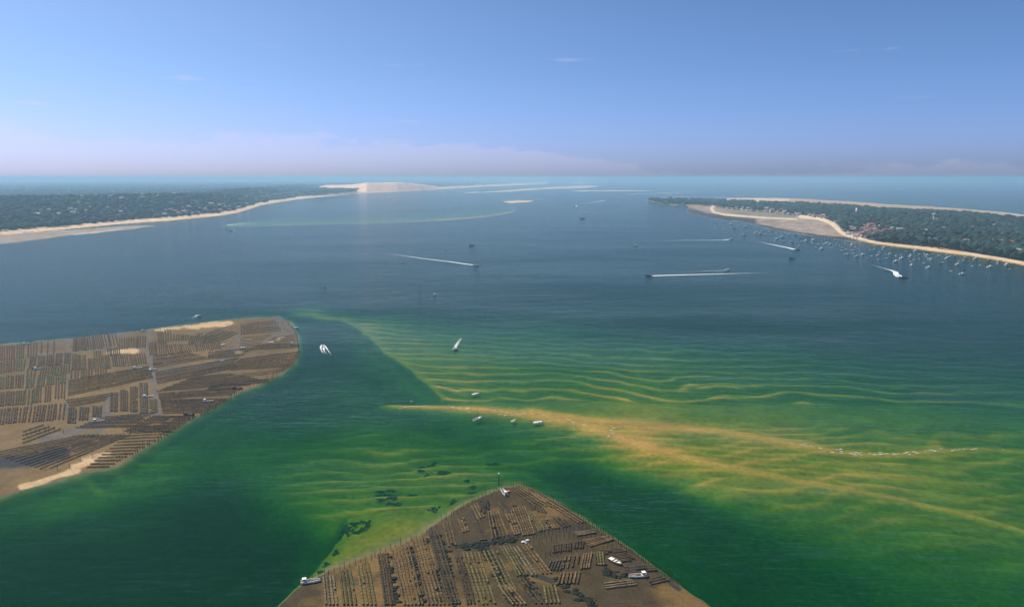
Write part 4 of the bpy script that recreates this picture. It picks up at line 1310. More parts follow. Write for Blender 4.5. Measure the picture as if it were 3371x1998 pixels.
def stakes(phrase, pts, step, h, jit=1.2):
    p = np.array(pts, float)
    seg = np.hypot(*np.diff(p, axis=0).T)
    L = np.concatenate([[0], np.cumsum(seg)])
    n = max(2, int(L[-1] / step))
    for k, s_ in enumerate(np.linspace(0, L[-1], n)):
        STK.append((phrase, k, np.interp(s_, L, p[:, 0]) + rk.normal(0, jit), np.interp(s_, L, p[:, 1]) + rk.normal(0, jit * .5), h * rk.uniform(.75, 1.25)))


stakes('right edge of the pointed bank, from its tip', [(1682, 1598), (1716, 1599), (1750, 1612), (1790, 1635), (1830, 1655), (1880, 1684), (1920, 1706), (1965, 1740), (2010, 1770), (2060, 1806), (2110, 1840), (2170, 1882), (2232, 1926)], 8.5, 2.3)
stakes('left upper edge of the pointed bank, from below', [(1456, 1716), (1480, 1704), (1508, 1690), (1535, 1672), (1570, 1648), (1610, 1626), (1648, 1604)], 13, 2.8)
stakes('stepped left edge of the pointed bank, from below', [(1030, 1905), (1090, 1890), (1150, 1868), (1210, 1850), (1262, 1822), (1330, 1790), (1392, 1764), (1436, 1742)], 17, 2.7)
stakes('dark track across the pointed bank', [(1632, 1792), (1680, 1785), (1730, 1776), (1790, 1764), (1850, 1752), (1910, 1746), (1965, 1735)], 12, 2.8)
stakes('row behind the combs, pointed bank', [(1745, 1800), (1800, 1786), (1860, 1772), (1900, 1770), (1960, 1770)], 13, 2.6)
stakes('row through the combs, pointed bank', [(1780, 1842), (1830, 1826), (1890, 1816), (1950, 1806)], 15, 2.4)
stakes('stake field beside the level blocks, pointed bank', [(1905, 1738), (1960, 1752), (2010, 1776), (2050, 1796)], 12, 2.8)
stakes('lower stake field, pointed bank', [(1985, 1806), (2030, 1806), (2056, 1802)], 11, 2.4)
stakes('short line above the white boat, pointed bank', [(2075, 1852), (2110, 1848), (2150, 1842)], 24, 2.6)
stakes('line below the white boat, pointed bank', [(2100, 1936), (2150, 1930), (2190, 1926)], 26, 2.6)
zz_ = lambda L_: [zl(*q) for q in L_]
stakes('rounded end of the wide bank', zz_([(1640, 150), (1720, 120), (1800, 108), (1900, 108), (1980, 112), (2040, 140), (2090, 190), (2115, 240), (2138, 310), (2140, 380), (2110, 440), (2060, 490), (1980, 545), (1900, 590)]), 6.5, 4.6)
stakes('lower channel edge of the wide bank', zz_([(1880, 600), (1760, 650), (1650, 710), (1560, 765), (1450, 825), (1340, 870), (1250, 925), (1150, 990), (1060, 1050), (960, 1100), (860, 1160), (760, 1210)]), 9, 3.2)
stakes('far water edge of the wide bank', zz_([(55, 300), (150, 292), (260, 268), (350, 258), (460, 250), (560, 240), (660, 232), (760, 222), (860, 208), (970, 205)]), 10, 4.2)
stakes('sandbar edge of the wide bank', zz_([(1090, 205), (1200, 180), (1290, 172), (1370, 158), (1460, 142), (1520, 140)]), 9, 4.2)
stakes('gridded far corner of the wide bank', zz_([(1700, 180), (1780, 170), (1860, 160), (1940, 150), (2030, 160)]), 8, 3.6)
stakes('second line of the gridded far corner, wide bank', zz_([(1705, 215), (1790, 205), (1880, 195), (1990, 190), (2080, 215)]), 8, 3.4)
stakes('line through the staked sheaf, wide bank', zz_([(1790, 345), (1880, 335), (1980, 325), (2110, 318)]), 7, 3.0)
stakes('line across the wide sheaf, wide bank', zz_([(1640, 500), (1760, 470), (1880, 455), (2000, 440), (2080, 430)]), 9, 3.0)
stakes('line below the grey sheaf, wide bank', zz_([(1320, 560), (1420, 535), (1540, 510), (1620, 495)]), 9, 3.0)
stakes('lines among the lower fans, wide bank', zz_([(800, 990), (900, 985), (1000, 990), (1090, 995), (1140, 1000)]), 12, 3.0)
stakes('line beside the parallel sheaf, wide bank', zz_([(60, 1010), (160, 985), (240, 980), (300, 965), (345, 990)]), 14, 3.2)
stakes('pale sand point, wide bank', zz_([(300, 1270), (410, 1255), (480, 1200), (560, 1180)]), 26, 3.2)
STK = [(a, b, u, v, h, h / (float(G(u, v)[1]))) for a, b, u, v, h in STK]
order = sorted(range(len(STK)), key=lambda i: -STK[i][5])
tops = set(order[:300])
sm = [MB().tube((0, 0, -.7), (.06 * (k - 2), .05 * (k % 3 - 1), 1.0), .045, .03, 5) for k in range(5)]
smesh = [m_.build('stake', MAT_STAKE, None, link=False).data for m_ in sm]
mass = MB()
for i, (ph, k, u, v, h, _) in enumerate(STK):
    x, y, z = at(u, v, -.3)
    if i in tops:
        o = bpy.data.objects.new('stake', smesh[i % 5])
        COL.objects.link(o)
        o.location = (x, y, z)
        w_ = 2.6 if 'pointed' in ph else 3.4
        o.scale = (w_, w_, h)
        o.rotation_euler = (0, 0, rk.uniform(0, 6.28))
        tag(o, f'{nth(k + 1)} dark wooden stake of the {ph}', 'stake', 'stakes of the pointed bank' if 'pointed' in ph else 'stakes of the wide bank')
    else:
        mass.tube((x, y, z - .6), (x + rk.normal(0, .12), y + rk.normal(0, .12), z + h), .14, .09, 5)
if mass.n:
    tag(mass.build('far_stakes', MAT_STAKE), 'many thin dark stakes standing about the wide bank', 'stakes', kind='stuff')

# ------------------------------------------------------------------ boats
MAT_HULL = noisy('boat_white', (0.90, 0.89, 0.86), .05, 1.0, .35, .5)
MAT_HULLB = noisy('boat_blue', (0.045, 0.07, 0.13), .2, 1.0, .35, .5)
MAT_HULLD = noisy('boat_dark', (0.05, 0.05, 0.055), .3, 1.0, .5, .4)
MAT_HULLW = noisy('boat_weathered', (0.34, 0.27, 0.20), .45, 2.0, .9)
MAT_DECK = noisy('deck_cream', (0.86, 0.84, 0.78), .08, 2.0, .7)
MAT_TEAK = noisy('deck_wood', (0.26, 0.17, 0.09), .3, 3.0, .8)
MAT_MAST = noisy('mast_wood', (0.13, 0.09, 0.06), .3, 2.0, .7)
MAT_ALU = noisy('aluminium', (0.55, 0.56, 0.57), .1, 2.0, .4)
MAT_TARP = noisy('blue_cover', (0.06, 0.11, 0.22), .2, 2.0, .8)
MAT_ORANGE = noisy('orange_crate', (0.52, 0.17, 0.05), .2, 2.0, .7)
MAT_BAG = noisy('white_sack', (0.72, 0.69, 0.62), .25, 2.5, .9, bump=.6)


def hull(L, B, D, blunt=0.0, bowz=.35, floor=.35):
    """open hull, bow towards +x, water line near z = 0; returns (shell, inside floor)"""
    n = 11
    ts = np.linspace(0, 1, n)
    V, I = [], []
    for t in ts:
        x = -L / 2 + L * t
        f = (1 - max(0, (t - .45) / .55) ** 2.2 * (1 - blunt)) * (.86 + .14 * min(1, t * 4))
        b = max(.03, B / 2 * f)
        zk = -.32 * D + max(0, t - .7) ** 2 * 4.5 * D * (1 - blunt * .6)
        zs = D * (.62 + bowz * t * t)
        V += [(x, 0, zk), (x, -b * .82, zk * .35), (x, -b, zs), (x, -b * .86, zs + .02), (x, -b * .82, D * floor), (x, b * .82, zk * .35), (x, b, zs), (x, b * .86, zs + .02), (x, b * .82, D * floor)]
    F, FF = [], []
    for k in range(n - 1):
        a, c = k * 9, k * 9 + 9
        F += [(a, c, c + 1, a + 1), (a + 1, c + 1, c + 2, a + 2), (a + 2, c + 2, c + 3, a + 3), (a + 3, c + 3, c + 4, a + 4), (a, a + 5, c + 5, c), (a + 5, a + 6, c + 6, c + 5), (a + 6, a + 7, c + 7, c + 6), (a + 7, a + 8, c + 8, c + 7)]
        FF += [(a + 4, c + 4, c + 8, a + 8)]
    F += [(0, 1, 2, 6, 5), (2, 3, 7, 6), (3, 4, 8, 7)]
    e = (n - 1) * 9
    F += [(e, e + 5, e + 6, e + 2, e + 1), (e + 2, e + 6, e + 7, e + 3), (e + 3, e + 7, e + 8, e + 4)]
    fv = np.array(V)
    keep = [k * 9 + j for k in range(n) for j in (4, 8)]
    fl = fv[keep] + (0, 0, .015)
    flf = [(2 * k, 2 * k + 2, 2 * k + 3, 2 * k + 1) for k in range(n - 1)]
    return fv, F, fl, flf


def boat_base(name, L, B, D, mat, deckmat, **kw):
    root = empty(name, (0, 0, 0))
    V, F, fl, flf = hull(L, B, D, **kw)
    MB().add(V, F).build('hull', mat, root)
    MB().add(fl, flf).build('deck', deckmat, root)
    return root


def motorboat(mat=MAT_HULL, L=6.4):
    r = boat_base('motorboat', L, L * .37, 1.25, mat, MAT_DECK)
    MB().box(L * .02, L * .34, -L * .13, L * .13, .44, 1.15, .25, .1).build('foredeck', mat, r)
    MB().box(-L * .06, L * .06, -L * .12, L * .12, .44, 1.35, .08, .06).build('console', mat, r)
    MB().box(L * .05, L * .075, -L * .12, L * .12, 1.1, 1.75, 0, .1, -.25).build('windscreen', MAT_DARKGLASS, r)
    MB().box(-L * .30, -L * .18, -L * .13, L * .13, .44, .85).build('seat', MAT_DECK, r)
    MB().box(-L * .56, -L * .50, -.22, .22, -.2, 1.35, .04, .04).build('outboard_motor', MAT_HULLD, r)
    return r


def cruiser(mat=MAT_HULL, L=10.5):
    r = boat_base('cabin_cruiser', L, L * .33, 1.9, mat, MAT_DECK)
    c = MB().box(-L * .14, L * .30, -L * .12, L * .12, .6, 2.5, .5, .18, -.25).build('cabin', mat, r)
    MB().box(-L * .11, L * .245, -L * .122, L * .122, 1.55, 2.15, .28, .10, -.12).build('window', MAT_DARKGLASS, c)
    MB().box(-L * .16, L * .10, -L * .11, L * .11, 2.5, 2.62).build('flybridge_deck', mat, r)
    MB().box(-L * .02, L * .08, -L * .09, L * .09, 2.62, 3.3, .2, .1).build('flybridge_screen', mat, r)
    MB().box(-L * .42, -L * .36, -L * .12, L * .12, .66, 1.2).build('seat', MAT_DECK, r)
    MB().tube((-L * .1, 0, 2.6), (-L * .14, 0, 4.8), .06, .03, 5).build('aerial_mast', MAT_ALU, r)
    return r


def sailboat(mat=MAT_HULL, L=8.6, mastmat=MAT_ALU):
    r = boat_base('sailing_boat', L, L * .31, 1.35, mat, MAT_DECK, floor=.5)
    MB().box(-L * .06, L * .24, -L * .09, L * .09, .66, 1.3, .35, .12).build('cabin', mat, r)
    MB().tube((L * .1, 0, .5), (L * .1, 0, L * 1.18), .09, .05, 6).build('mast', mastmat, r)
    MB().tube((L * .1, 0, 1.75), (-L * .36, 0, 1.9), .16, .13, 6).build('furled_sail', MAT_TARP, r)
    MB().tube((L * .1, 0, L * 1.16), (L * .48, 0, 1.3), .02, .02, 4).build('forestay', mastmat, r)
    return r


def pinasse(L=8.6):
    r = boat_base('pinnace', L, L * .27, 1.25, MAT_HULL, MAT_TEAK, floor=.45)
    MB().box(L * .12, L * .40, -L * .08, L * .08, .56, 1.05, .3, .15).build('foredeck', MAT_HULL, r)
    MB().tube((L * .02, 0, .5), (L * .02, 0, 7.2), .17, .10, 7).build('mast', MAT_MAST, r)
    MB().tube((L * .02, 0, 1.6), (-L * .42, 0, 1.5), .20, .14, 6).build('furled_sail', MAT_BAG, r)
    MB().box(-L * .40, -L * .30, -L * .09, L * .09, .56, .85).build('seat', MAT_TEAK, r)
    return r


def barge(mat=MAT_HULL, L=8.4):
    r = boat_base('oyster_barge', L, L * .30, 1.1, mat, MAT_TEAK, blunt=.55, bowz=.2, floor=.3)
    c = MB().box(-L * .40, -L * .22, -L * .09, L * .09, .34, 1.9, .08, .08).build('wheelhouse', mat, r)
    MB().box(-L * .385, -L * .215, -L * .092, L * .092, 1.2, 1.65, .0, .03).build('window', MAT_DARKGLASS, c)
    MB().box(-L * .415, -L * .20, -L * .10, L * .10, 1.9, 1.98).build('wheelhouse_roof', mat, r)
    MB().box(-L * .55, -L * .50, -.22, .22, -.1, 1.3).build('outboard_motor', MAT_HULLD, r)
    for k in range(3):
        MB().box(-L * .10 + k * L * .13, -L * .01 + k * L * .13, -.6 + .1 * k, .55, .34, .74 + .12 * (k % 2)).build('crate', (MAT_HULLD, MAT_TEAK, MAT_HULLW)[k], r)
    return r


def dinghy(mat=MAT_HULL, L=4.2):
    r = boat_base('dinghy', L, L * .38, .8, mat, MAT_DECK)
    for x in (-.9, .3):
        MB().box(x, x + .28, -L * .15, L * .15, .45, .53).build('thwart', MAT_TEAK, r)
    return r


PROTO = {
    'motor': motorboat(), 'motorb': motorboat(MAT_HULLB, 6.8), 'cruiser': cruiser(), 'sail': sailboat(), 'sailb': sailboat(MAT_HULLB, 8.0), 'barge': barge(), 'barged': barge(MAT_HULLD, 8.0),
    'dinghy': dinghy(), 'pinasse': pinasse(), 'old': dinghy(MAT_HULLW, 6.0),
}
KNAME = {'pinasse': ('sailing boat', 'white masted boat'), 'motor': ('motorboat', 'white motorboat'), 'motorb': ('motorboat', 'dark-hulled motorboat'), 'cruiser': ('cabin cruiser', 'white cabin cruiser'), 'sail': ('sailing boat', 'white sailing boat'), 'sailb': ('sailing boat', 'dark-hulled sailing boat'),
         'barge': ('oyster barge', 'white oyster barge'), 'barged': ('oyster barge', 'dark oyster barge'), 'dinghy': ('dinghy', 'white dinghy'), 'old': ('dinghy', 'weathered dinghy')}
first = {}


def boat(kind, u, v, rot, label, group=None, sc_=1.0, floor=0.0, tilt=0.0):
    """rot: heading in degrees, 0 = to the right, 90 = away from the camera"""
    o = PROTO[kind] if kind not in first else copy_tree(PROTO[kind])
    first[kind] = True
    x, y, z = at(u, v)
    o.location = (x, y, max(z + (.35 if z > 0.02 else 0), floor))
    o.rotation_euler = (tilt, 0, R(rot))
    o.scale = (sc_,) * 3
    tag(o, label, KNAME[kind][0], group)
    return o


# boats lying on the sand spit and over the shallows
boat('motor', 1565, 1299, 28, 'white motorboat anchored alone above the sand spit', sc_=.95)
boat('pinasse', 1572, 1380, 50, 'wooden-masted white sailing boat beside the orange sand spit', sc_=.9)
boat('dinghy', 1690, 1386, 55, 'small white boat between the masted boat and the longer launch', sc_=1.1)
boat('motor', 1772, 1393, 8, 'long white launch at the right of three boats by the spit', sc_=1.1)
# boats of the oyster farmers on the near bank
boat('barge', 1659, 1624, 110, 'white oyster barge beside orange crates at the pointed bank tip', sc_=.85)
boat('barge', 2100, 1899, 187, 'white oyster barge lying among dark racks at the right, pointed bank', sc_=.85)
boat('barge', 1022, 1917, 12, 'white oyster barge stranded on the sand at the left, pointed bank', sc_=.85)
boat('old', 2026, 1852, -52, 'weathered old dinghy abandoned beside dark racks on the pointed bank', sc_=1.15)
for u, v, rot, k, lb in ((476, 1091, 10, 'barge', 'far water edge where the main path begins'), (88, 1134, 20, 'barge', 'outer corner of the far water edge'), (126, 1216, 40, 'barge', 'green blocks of the second row'),
                         (453, 1214, 14, 'barge', 'upper end of the diagonal fan'), (503, 1220, 60, 'barge', 'middle of the main path'), (487, 1308, 12, 'barge', 'foot of the tall grey block'),
                         (325, 1388, 16, 'barge', 'grey creek'), (685, 1323, 4, 'barge', 'golden patch near the channel edge'), (782, 1281, 2, 'barged', 'channel edge under the dark sheaf'),
                         (623, 1368, 4, 'barged', 'channel edge below the ragged sheaf'), (968, 1134, 6, 'barge', 'rounded end among tall stakes'), (734, 1138, 30, 'motor', 'middle path near the dark blocks'), (800, 1147, 8, 'motor', 'crossing of the two paths'), (732, 1190, 10, 'dinghy', 'ruled sheaf')):
    boat(k, u, v, rot, f'{KNAME[k][1]}, wide bank, by the {lb}', 'boats working on the wide oyster bank', sc_=.82)
# boats in open water
boat('motor', 653, 1040, 0, 'white motorboat passing behind the wide oyster bank', sc_=1.1)
boat('motor', 975, 1080, 5, 'small white motorboat lying off the rounded end of the wide bank', sc_=.9)
boat('motor', 1063, 1140, 100, 'white speedboat in the channel heading away with a forked wake', sc_=1.1)
boat('motor', 1497, 1150, 245, 'white speedboat crossing the shallows toward the camera', sc_=1.15)
boat('dinghy', 1431, 969, 80, 'small white craft in mid bay right of the thin dark pole', sc_=1.5)
boat('dinghy', 1325, 864, 40, 'tiny white craft in mid bay left of the long wake', sc_=1.5)
boat('motor', 1567, 874, -8, 'white speedboat in mid bay trailing a long slanting wake', sc_=1.5)
boat('motorb', 2136, 908, 180, 'dark speedboat pulling the longest straight white wake', sc_=1.5)
boat('motor', 2394, 889, 2, 'white motorboat just above the longest straight wake', sc_=1.4)
boat('motor', 2406, 787, 5, 'white motorboat with a thin wake off the tidal flats', sc_=1.5)
boat('motorb', 2624, 823, -20, 'dark speedboat with a thick wake off the jetty', sc_=1.5)
boat('motorb', 2974, 914, -30, 'dark speedboat with a curving triple wake below the moorings', sc_=1.6)
boat('barged', 1553, 808, 5, 'dark launch alone in the far middle of the bay', sc_=1.4)
boat('barged', 2608, 851, 0, 'dark launch below the jetty moorings', sc_=1.4)
boat('barged', 1918, 720, 0, 'dark launch far out in the bay mouth', sc_=2.2)
boat('motor', 2093, 808, 0, 'tiny white motorboat in open water left of the moorings', sc_=1.6)
boat('motor', 1893, 677, -30, 'far white motorboat in the bay mouth with a short wake', sc_=3.0)
boat('motor', 739, 742, 180, 'far motorboat running along the distant left beach', sc_=2.0)
boat('motor', 759, 760, 180, 'second motorboat off the distant left beach, nearer in', sc_=2.0)

FLEET1 = [(20, 82), (42, 15), (95, 5), (140, 22), (165, 62), (235, 8), (230, 40), (280, 30), (310, 62), (345, 15), (290, 105), (350, 90), (375, 162, 'c'), (435, 32), (485, 60), (450, 100), (460, 148), (510, 92), (505, 182, 'c'), (583, 162, 'c'), (650, 205), (683, 98), (707, 185), (740, 40), (748, 75), (733, 92), (795, 165), (800, 232), (815, 130), (855, 90), (880, 65), (905, 158), (912, 210), (960, 145), (985, 72), (1040, 178), (1040, 255, 'c'), (1115, 165), (1122, 212), (1180, 120), (1240, 160), (1240, 185), (1250, 255), (1255, 305, 'c'), (1285, 235), (1305, 110), (1360, 160), (1360, 220), (1385, 120), (1430, 142), (1425, 278), (1460, 195), (1470, 172), (1490, 340, 'c'), (1495, 132), (1520, 225), (1515, 245), (1540, 152), (1632, 178), (1645, 285), (1685, 268), (1740, 162), (1740, 212), (1765, 195), (1785, 185), (1855, 178), (1890, 295), (1905, 255), (1955, 428), (1970, 240), (1970, 370), (2005, 193), (1795, 390), (2090, 320), (2140, 215), (2190, 312), (2320, 232), (2335, 332), (2435, 268), (2435, 290), (2460, 245), (2560, 300), (2600, 360), (2660, 280)]
FLEET2 = [(1070, 458), (1050, 425), (1175, 462), (1280, 448, 'c'), (1325, 518), (1380, 470), (1362, 495), (1468, 485), (1465, 510), (1510, 490), (1580, 515), (1625, 570), (1680, 585), (1690, 552), (1720, 535), (1748, 535), (1790, 545), (1810, 562), (1748, 595), (1842, 550), (1455, 602, 'c'), (1818, 595), (1858, 592), (1917, 600), (1960, 588), (1980, 628, 'c'), (1908, 655, 'c'), (1883, 685), (2000, 690), (2070, 590), (2165, 605), (2095, 690), (2100, 728), (2115, 710), (2180, 705), (2210, 747), (2250, 695), (2300, 685), (2310, 678), (2380, 700), (2400, 718), (2410, 670, 'c'), (2440, 772), (2480, 732), (1900, 575)]
fleet = [(2700 + q[0] / 4.173, 800 + q[1] / 4.173, len(q) > 2, 'off the wooded shore') for q in FLEET1] + [(2100 + q[0] / 4.173, 630 + q[1] / 4.173, len(q) > 2, 'off the tidal flats') for q in FLEET2]
cn_ = {}
for u, v, big_, where in sorted(fleet):
    k = 'cruiser' if big_ else random.choice(['motor', 'motor', 'motor', 'motor', 'motor', 'sail', 'cruiser', 'cruiser', 'dinghy', 'motorb'])
    far_ = 1.15 if where.endswith('flats') else .95
    cn_[k, where] = cn_.get((k, where), 0) + 1
    boat(k, u, v, random.gauss(12, 16), f'{nth(cn_[k, where])} {KNAME[k][1]} from the left, moored {where}', 'boats moored along the cape', sc_=far_ * (1.45 if k == 'dinghy' else 1.0) * random.uniform(.9, 1.1))
DRY = [(2020, 470), (2095, 500), (2200, 480), (2370, 455), (2340, 510), (2300, 490), (2260, 530), (2430, 500), (2150, 505), (2060, 480), (2480, 470), (2400, 540), (2460, 430), (2230, 450)]
for i, (a, b) in enumerate(sorted(DRY)):
    boat('dinghy', 2100 + a / 4.173, 630 + b / 4.173, random.uniform(0, 180), f'{nth(i + 1)} small boat from the left, stranded on the tidal flats by the jetty', 'boats dried out on the tidal flats', sc_=1.7)
for k in PROTO:
    if k not in first:
        for ch in list(PROTO[k].children_recursive):
            bpy.data.objects.remove(ch)
        bpy.data.objects.remove(PROTO[k])

# ------------------------------------------------------------------ poles, buoys, sacks, crates
def pole(u, v, h, r_, label, top=None):
    o = empty('channel_pole', (*G(u, v), 0))
    tag(o, label, 'pole')
    zb = float(H(u, v))
    MB().tube((0, 0, zb - .5), (.08, .05, h), r_, r_ * .75, 7).build('shaft', MAT_STAKE, o, True)
    if top:
        MB().tube((.08, .05, h - .1), (.08, .05, h + .8), r_ * 1.7, r_ * 1.5, 8).build('topmark', top, o, True)


pole(1642, 1590, 4.6, .26, 'thick dark pole with white cap off the tip of the pointed bank', MAT_WHITE)
pole(1382, 966, 12.0, .42, 'tall thin dark pole standing alone in mid bay', MAT_HULLD)
pole(1468, 844, 11.0, .5, 'small distant dark pole in mid bay above the slanting wake', MAT_HULLD)
for k, u in enumerate((1059, 1070)):
    o = empty('buoy', (*G(u, 946), 0))
    tag(o, f'{("left", "right")[k]} one of two dark buoys floating close together in mid bay', 'buoy', 'pair of dark buoys')
    MB().tube((0, 0, -.5), (0, 0, .7), .95, .9, 12).build('float', MAT_HULLD, o, True)
    MB().tube((0, 0, .7), (0, 0, 2.0), .5, .15, 8).build('top', MAT_HULLD, o, True)
Vi, Fi = ico(2)
for k, (u, v, s_) in enumerate(((1724, 1787, 1.0), (1737, 1781, .85), (1731, 1789, .6))):
    x, y, z = at(u, v)
    d = Vi * (1 + .25 * fbm(Vi[:, 0] * 2 + k, Vi[:, 1] * 2 + Vi[:, 2], 3))[:, None] * (1.1 * s_, .8 * s_, .6 * s_)
    o = mesh_np('sack', d, Fi, MAT_BAG, smooth=True, loc=(x, y, z + .35 * s_))
    tag(o, ('big white sack', 'second white sack, the right-hand one,', 'smallest white sack')[k] + ' heaped by the dark track, pointed bank', 'sack', 'white sacks on the pointed bank')
for k in range(2):
    x, y, z = at(1668 + 6 * k, 1623 - 2 * k)
    o = MB().box(-.9, .9, -.6, .6, 0, .75).box(-.8, .8, -.5, .5, .75, .82).build('crate', MAT_ORANGE)
    o.location = (x, y, z)
    o.rotation_euler = (0, 0, .3 + k)
    tag(o, ('nearer', 'farther')[k] + ' orange crate beside the barge at the tip of the pointed bank', 'crate', 'orange crates by the barge')

# ------------------------------------------------------------------ weed patches on the shelf
MAT_WEED = noisy('dark_weed', (0.018, 0.026, 0.014), .5, 1.5, .95, bump=.8)
WEED = [(1253, 1605, 1.7, .8), (1287, 1602, 1.8, .7), (1272, 1617, 2.2, .9), (1292, 1631, 2.0, 1.), (1244, 1619, 1.6, .8), (1253, 1636, 1.6, .8), (1282, 1643, 2.0, 1.), (1306, 1646, 2.2, 1.6), (1354, 1621, 1.9, 1.4), (1421, 1522, 2.4, 1.9), (1431, 1510, 1.2, .9), (1390, 1526, 1.9, 1.0),
        (1383, 1542, 1.4, .7), (1452, 1545, 2.0, 1.3), (1471, 1546, 1.8, 1.2), (1407, 1559, 1.5, 1.), (1430, 1667, 2.3, 2.0), (1495, 1643, 2.0, 1.7), (1615, 1515, 1.8, 1.0), (1634, 1515, 1.8, 1.2), (1538, 1572, 1.2, .6), (1555, 1594, 1.6, .9), (1555, 1611, 1.4, .8),
        (1150, 1734, 2.5, 3.0), (1164, 1712, 2.0, .9), (1178, 1740, 2.4, .9), (1196, 1732, 1.9, .8), (1211, 1718, 1.0, 2.0), (1196, 1708, 2.2, .8), (1134, 1722, 1.8, .7), (1106, 1808, 1.0, 1.2), (1076, 1852, 1.3, 1.2), (1056, 1880, 1.3, .9), (1122, 1754, 1.6, .6)]
for i, (u, v, ra, rb_) in enumerate(sorted(WEED)):
    x, y, z = at(u, v)
    r = np.random.default_rng(300 + i)
    nb = 46
    a = r.uniform(0, 6.283, nb)
    q = np.sqrt(r.random(nb))
    lob = 1 + .35 * np.sin(3 * a + i) + .2 * np.sin(5 * a + 2 * i)
    Vt, Ft = ico(1)
    sz = r.uniform(.22, .55, nb)
    c = np.stack([q * np.cos(a) * ra * lob, q * np.sin(a) * rb_ * 1.5 * lob, r.uniform(0, .12, nb)], 1)
    V = Vt[None] * (sz[:, None, None] * np.array([1.2, 1.0, .5])) * (1 + .4 * r.random((nb, len(Vt), 1))) + c[:, None, :]
    F = (Ft[None] + (np.arange(nb) * len(Vt))[:, None, None]).reshape(-1, 3)
    o = mesh_np('seaweed_patch', V.reshape(-1, 3), F, MAT_WEED, loc=(x, y, min(z, -.12)))
    tag(o, f'{nth(i + 1)} dark weed patch from the left on the green shelf by the pointed bank', 'seaweed', 'weed patches on the shelf')

# weed and puddle clumps lying between the near racks
cl_ = np.random.default_rng(515)
Vt, Ft = ico(1)
GUL = [([(1440, 1760), (1470, 1840), (1500, 1990)], 9, 90), ([(1400, 1775), (1432, 1880), (1455, 1990)], 5, 40), ([(1345, 1800), (1372, 1900), (1390, 1990)], 5, 40), ([(1280, 1830), (1310, 1990)], 5, 30), ([(1500, 1800), (1600, 1790), (1700, 1775)], 8, 90),
       ([(1580, 1800), (1630, 1860), (1690, 1990)], 9, 90), ([(1690, 1660), (1730, 1740)], 6, 40), ([(1830, 1900), (1900, 1960), (1960, 1990)], 14, 60), ([(1990, 1880), (2060, 1900)], 14, 40), ([(1600, 1650), (1640, 1780)], 10, 50), ([(1700, 1850), (1760, 1960)], 10, 60)]
cv, cfc, cnn = [], [], 0
for pl, sp, n in GUL:
    p = np.array(pl, float)
    for _ in range(n):
        j = cl_.uniform(0, len(p) - 1)
        i0 = min(int(j), len(p) - 2)
        u, v = p[i0] + (p[i0 + 1] - p[i0]) * (j - i0) + cl_.normal(0, sp * .6, 2)
        x, y, z = at(u, v)
        sz = cl_.uniform(.25, .95)
        V = Vt * np.array([sz * cl_.uniform(.8, 1.8), sz * cl_.uniform(.8, 1.6), sz * .22]) * (1 + .5 * cl_.random((len(Vt), 1)))
        cv.append(V + (x, y, z + .03))
        cfc.append(Ft + cnn)
        cnn += len(Vt)
tag(mesh_np('weed_clumps', np.vstack(cv), np.vstack(cfc), MAT_WEED, smooth=True), 'dark weed clumps lying in the gullies of the pointed bank', 'weed', kind='stuff')

# ------------------------------------------------------------------ wakes, surf and foam
def foam_material():
    m = bpy.data.materials.new('sea_foam')
    m.use_nodes = True
    t = m.node_tree
    for n in list(t.nodes):
        t.nodes.remove(n)
    at_ = N(t, 'ShaderNodeAttribute', attribute_name='col')
    co = N(t, 'ShaderNodeTexCoord')
    nz = N(t, 'ShaderNodeTexNoise', ins={'Vector': co.outputs['Object'], 'Scale': .42, 'Detail': 6.0, 'Roughness': .75})
    sepc = N(t, 'ShaderNodeSeparateColor', ins={0: at_.outputs['Color']})
    f = M(t, 'ADD', M(t, 'MULTIPLY', sepc.outputs[0], 1.15), M(t, 'MULTIPLY', M(t, 'SUBTRACT', nz.outputs[0], .5), 2.2))
    fac = ramp(t, f, .40, .95)
    df = N(t, 'ShaderNodeBsdfDiffuse', ins={'Color': (.80, .82, .82, 1)})
    tr = N(t, 'ShaderNodeBsdfTransparent')
    mx = N(t, 'ShaderNodeMixShader', ins={0: fac, 1: tr.outputs[0], 2: df.outputs[0]})
    N(t, 'ShaderNodeOutputMaterial', ins={'Surface': mx.outputs[0]})
    return m


MAT_FOAM = foam_material()


def foam_strip(name, label, pts, w0, w1, a0=1.0, a1=.2, cat='wake', z=.06, nx=90):
    """strip of foam along picture points; widths in metres, density fades a0 -> a1"""
    p = np.array(pts, float)
    x, y = G(p[:, 0], p[:, 1])
    d = np.concatenate([[0], np.cumsum(np.hypot(np.diff(x), np.diff(y)))])
    s_ = np.linspace(0, d[-1], nx)
    X, Y = np.interp(s_, d, x), np.interp(s_, d, y)
    for _ in range(4):
        X[1:-1] = (X[:-2] + 2 * X[1:-1] + X[2:]) / 4
        Y[1:-1] = (Y[:-2] + 2 * Y[1:-1] + Y[2:]) / 4
    tx, ty = np.gradient(X), np.gradient(Y)
    L = np.hypot(tx, ty) + 1e-9
    t = s_ / d[-1]
    w = w0 + (w1 - w0) * t
    V, C = [], []
    for k, q in enumerate((-1, -.6, -.2, .2, .6, 1)):
        V.append(np.stack([X - ty / L * w * q / 2, Y + tx / L * w * q / 2, np.full(nx, z) + .10 * (1 - abs(q)) * (1 - t)], 1))
        C.append(np.repeat(((a0 + (a1 - a0) * t) * (1 - abs(q) ** 2 * .9))[:, None], 3, 1))
    I = np.arange(6 * nx).reshape(6, nx)
    F = np.stack([I[:-1, :-1], I[:-1, 1:], I[1:, 1:], I[1:, :-1]], -1).reshape(-1, 4)
    o = mesh_np(name, np.vstack(V), F, MAT_FOAM, smooth=True, col=np.vstack(C))
    tag(o, label, cat, kind='stuff')
    return o


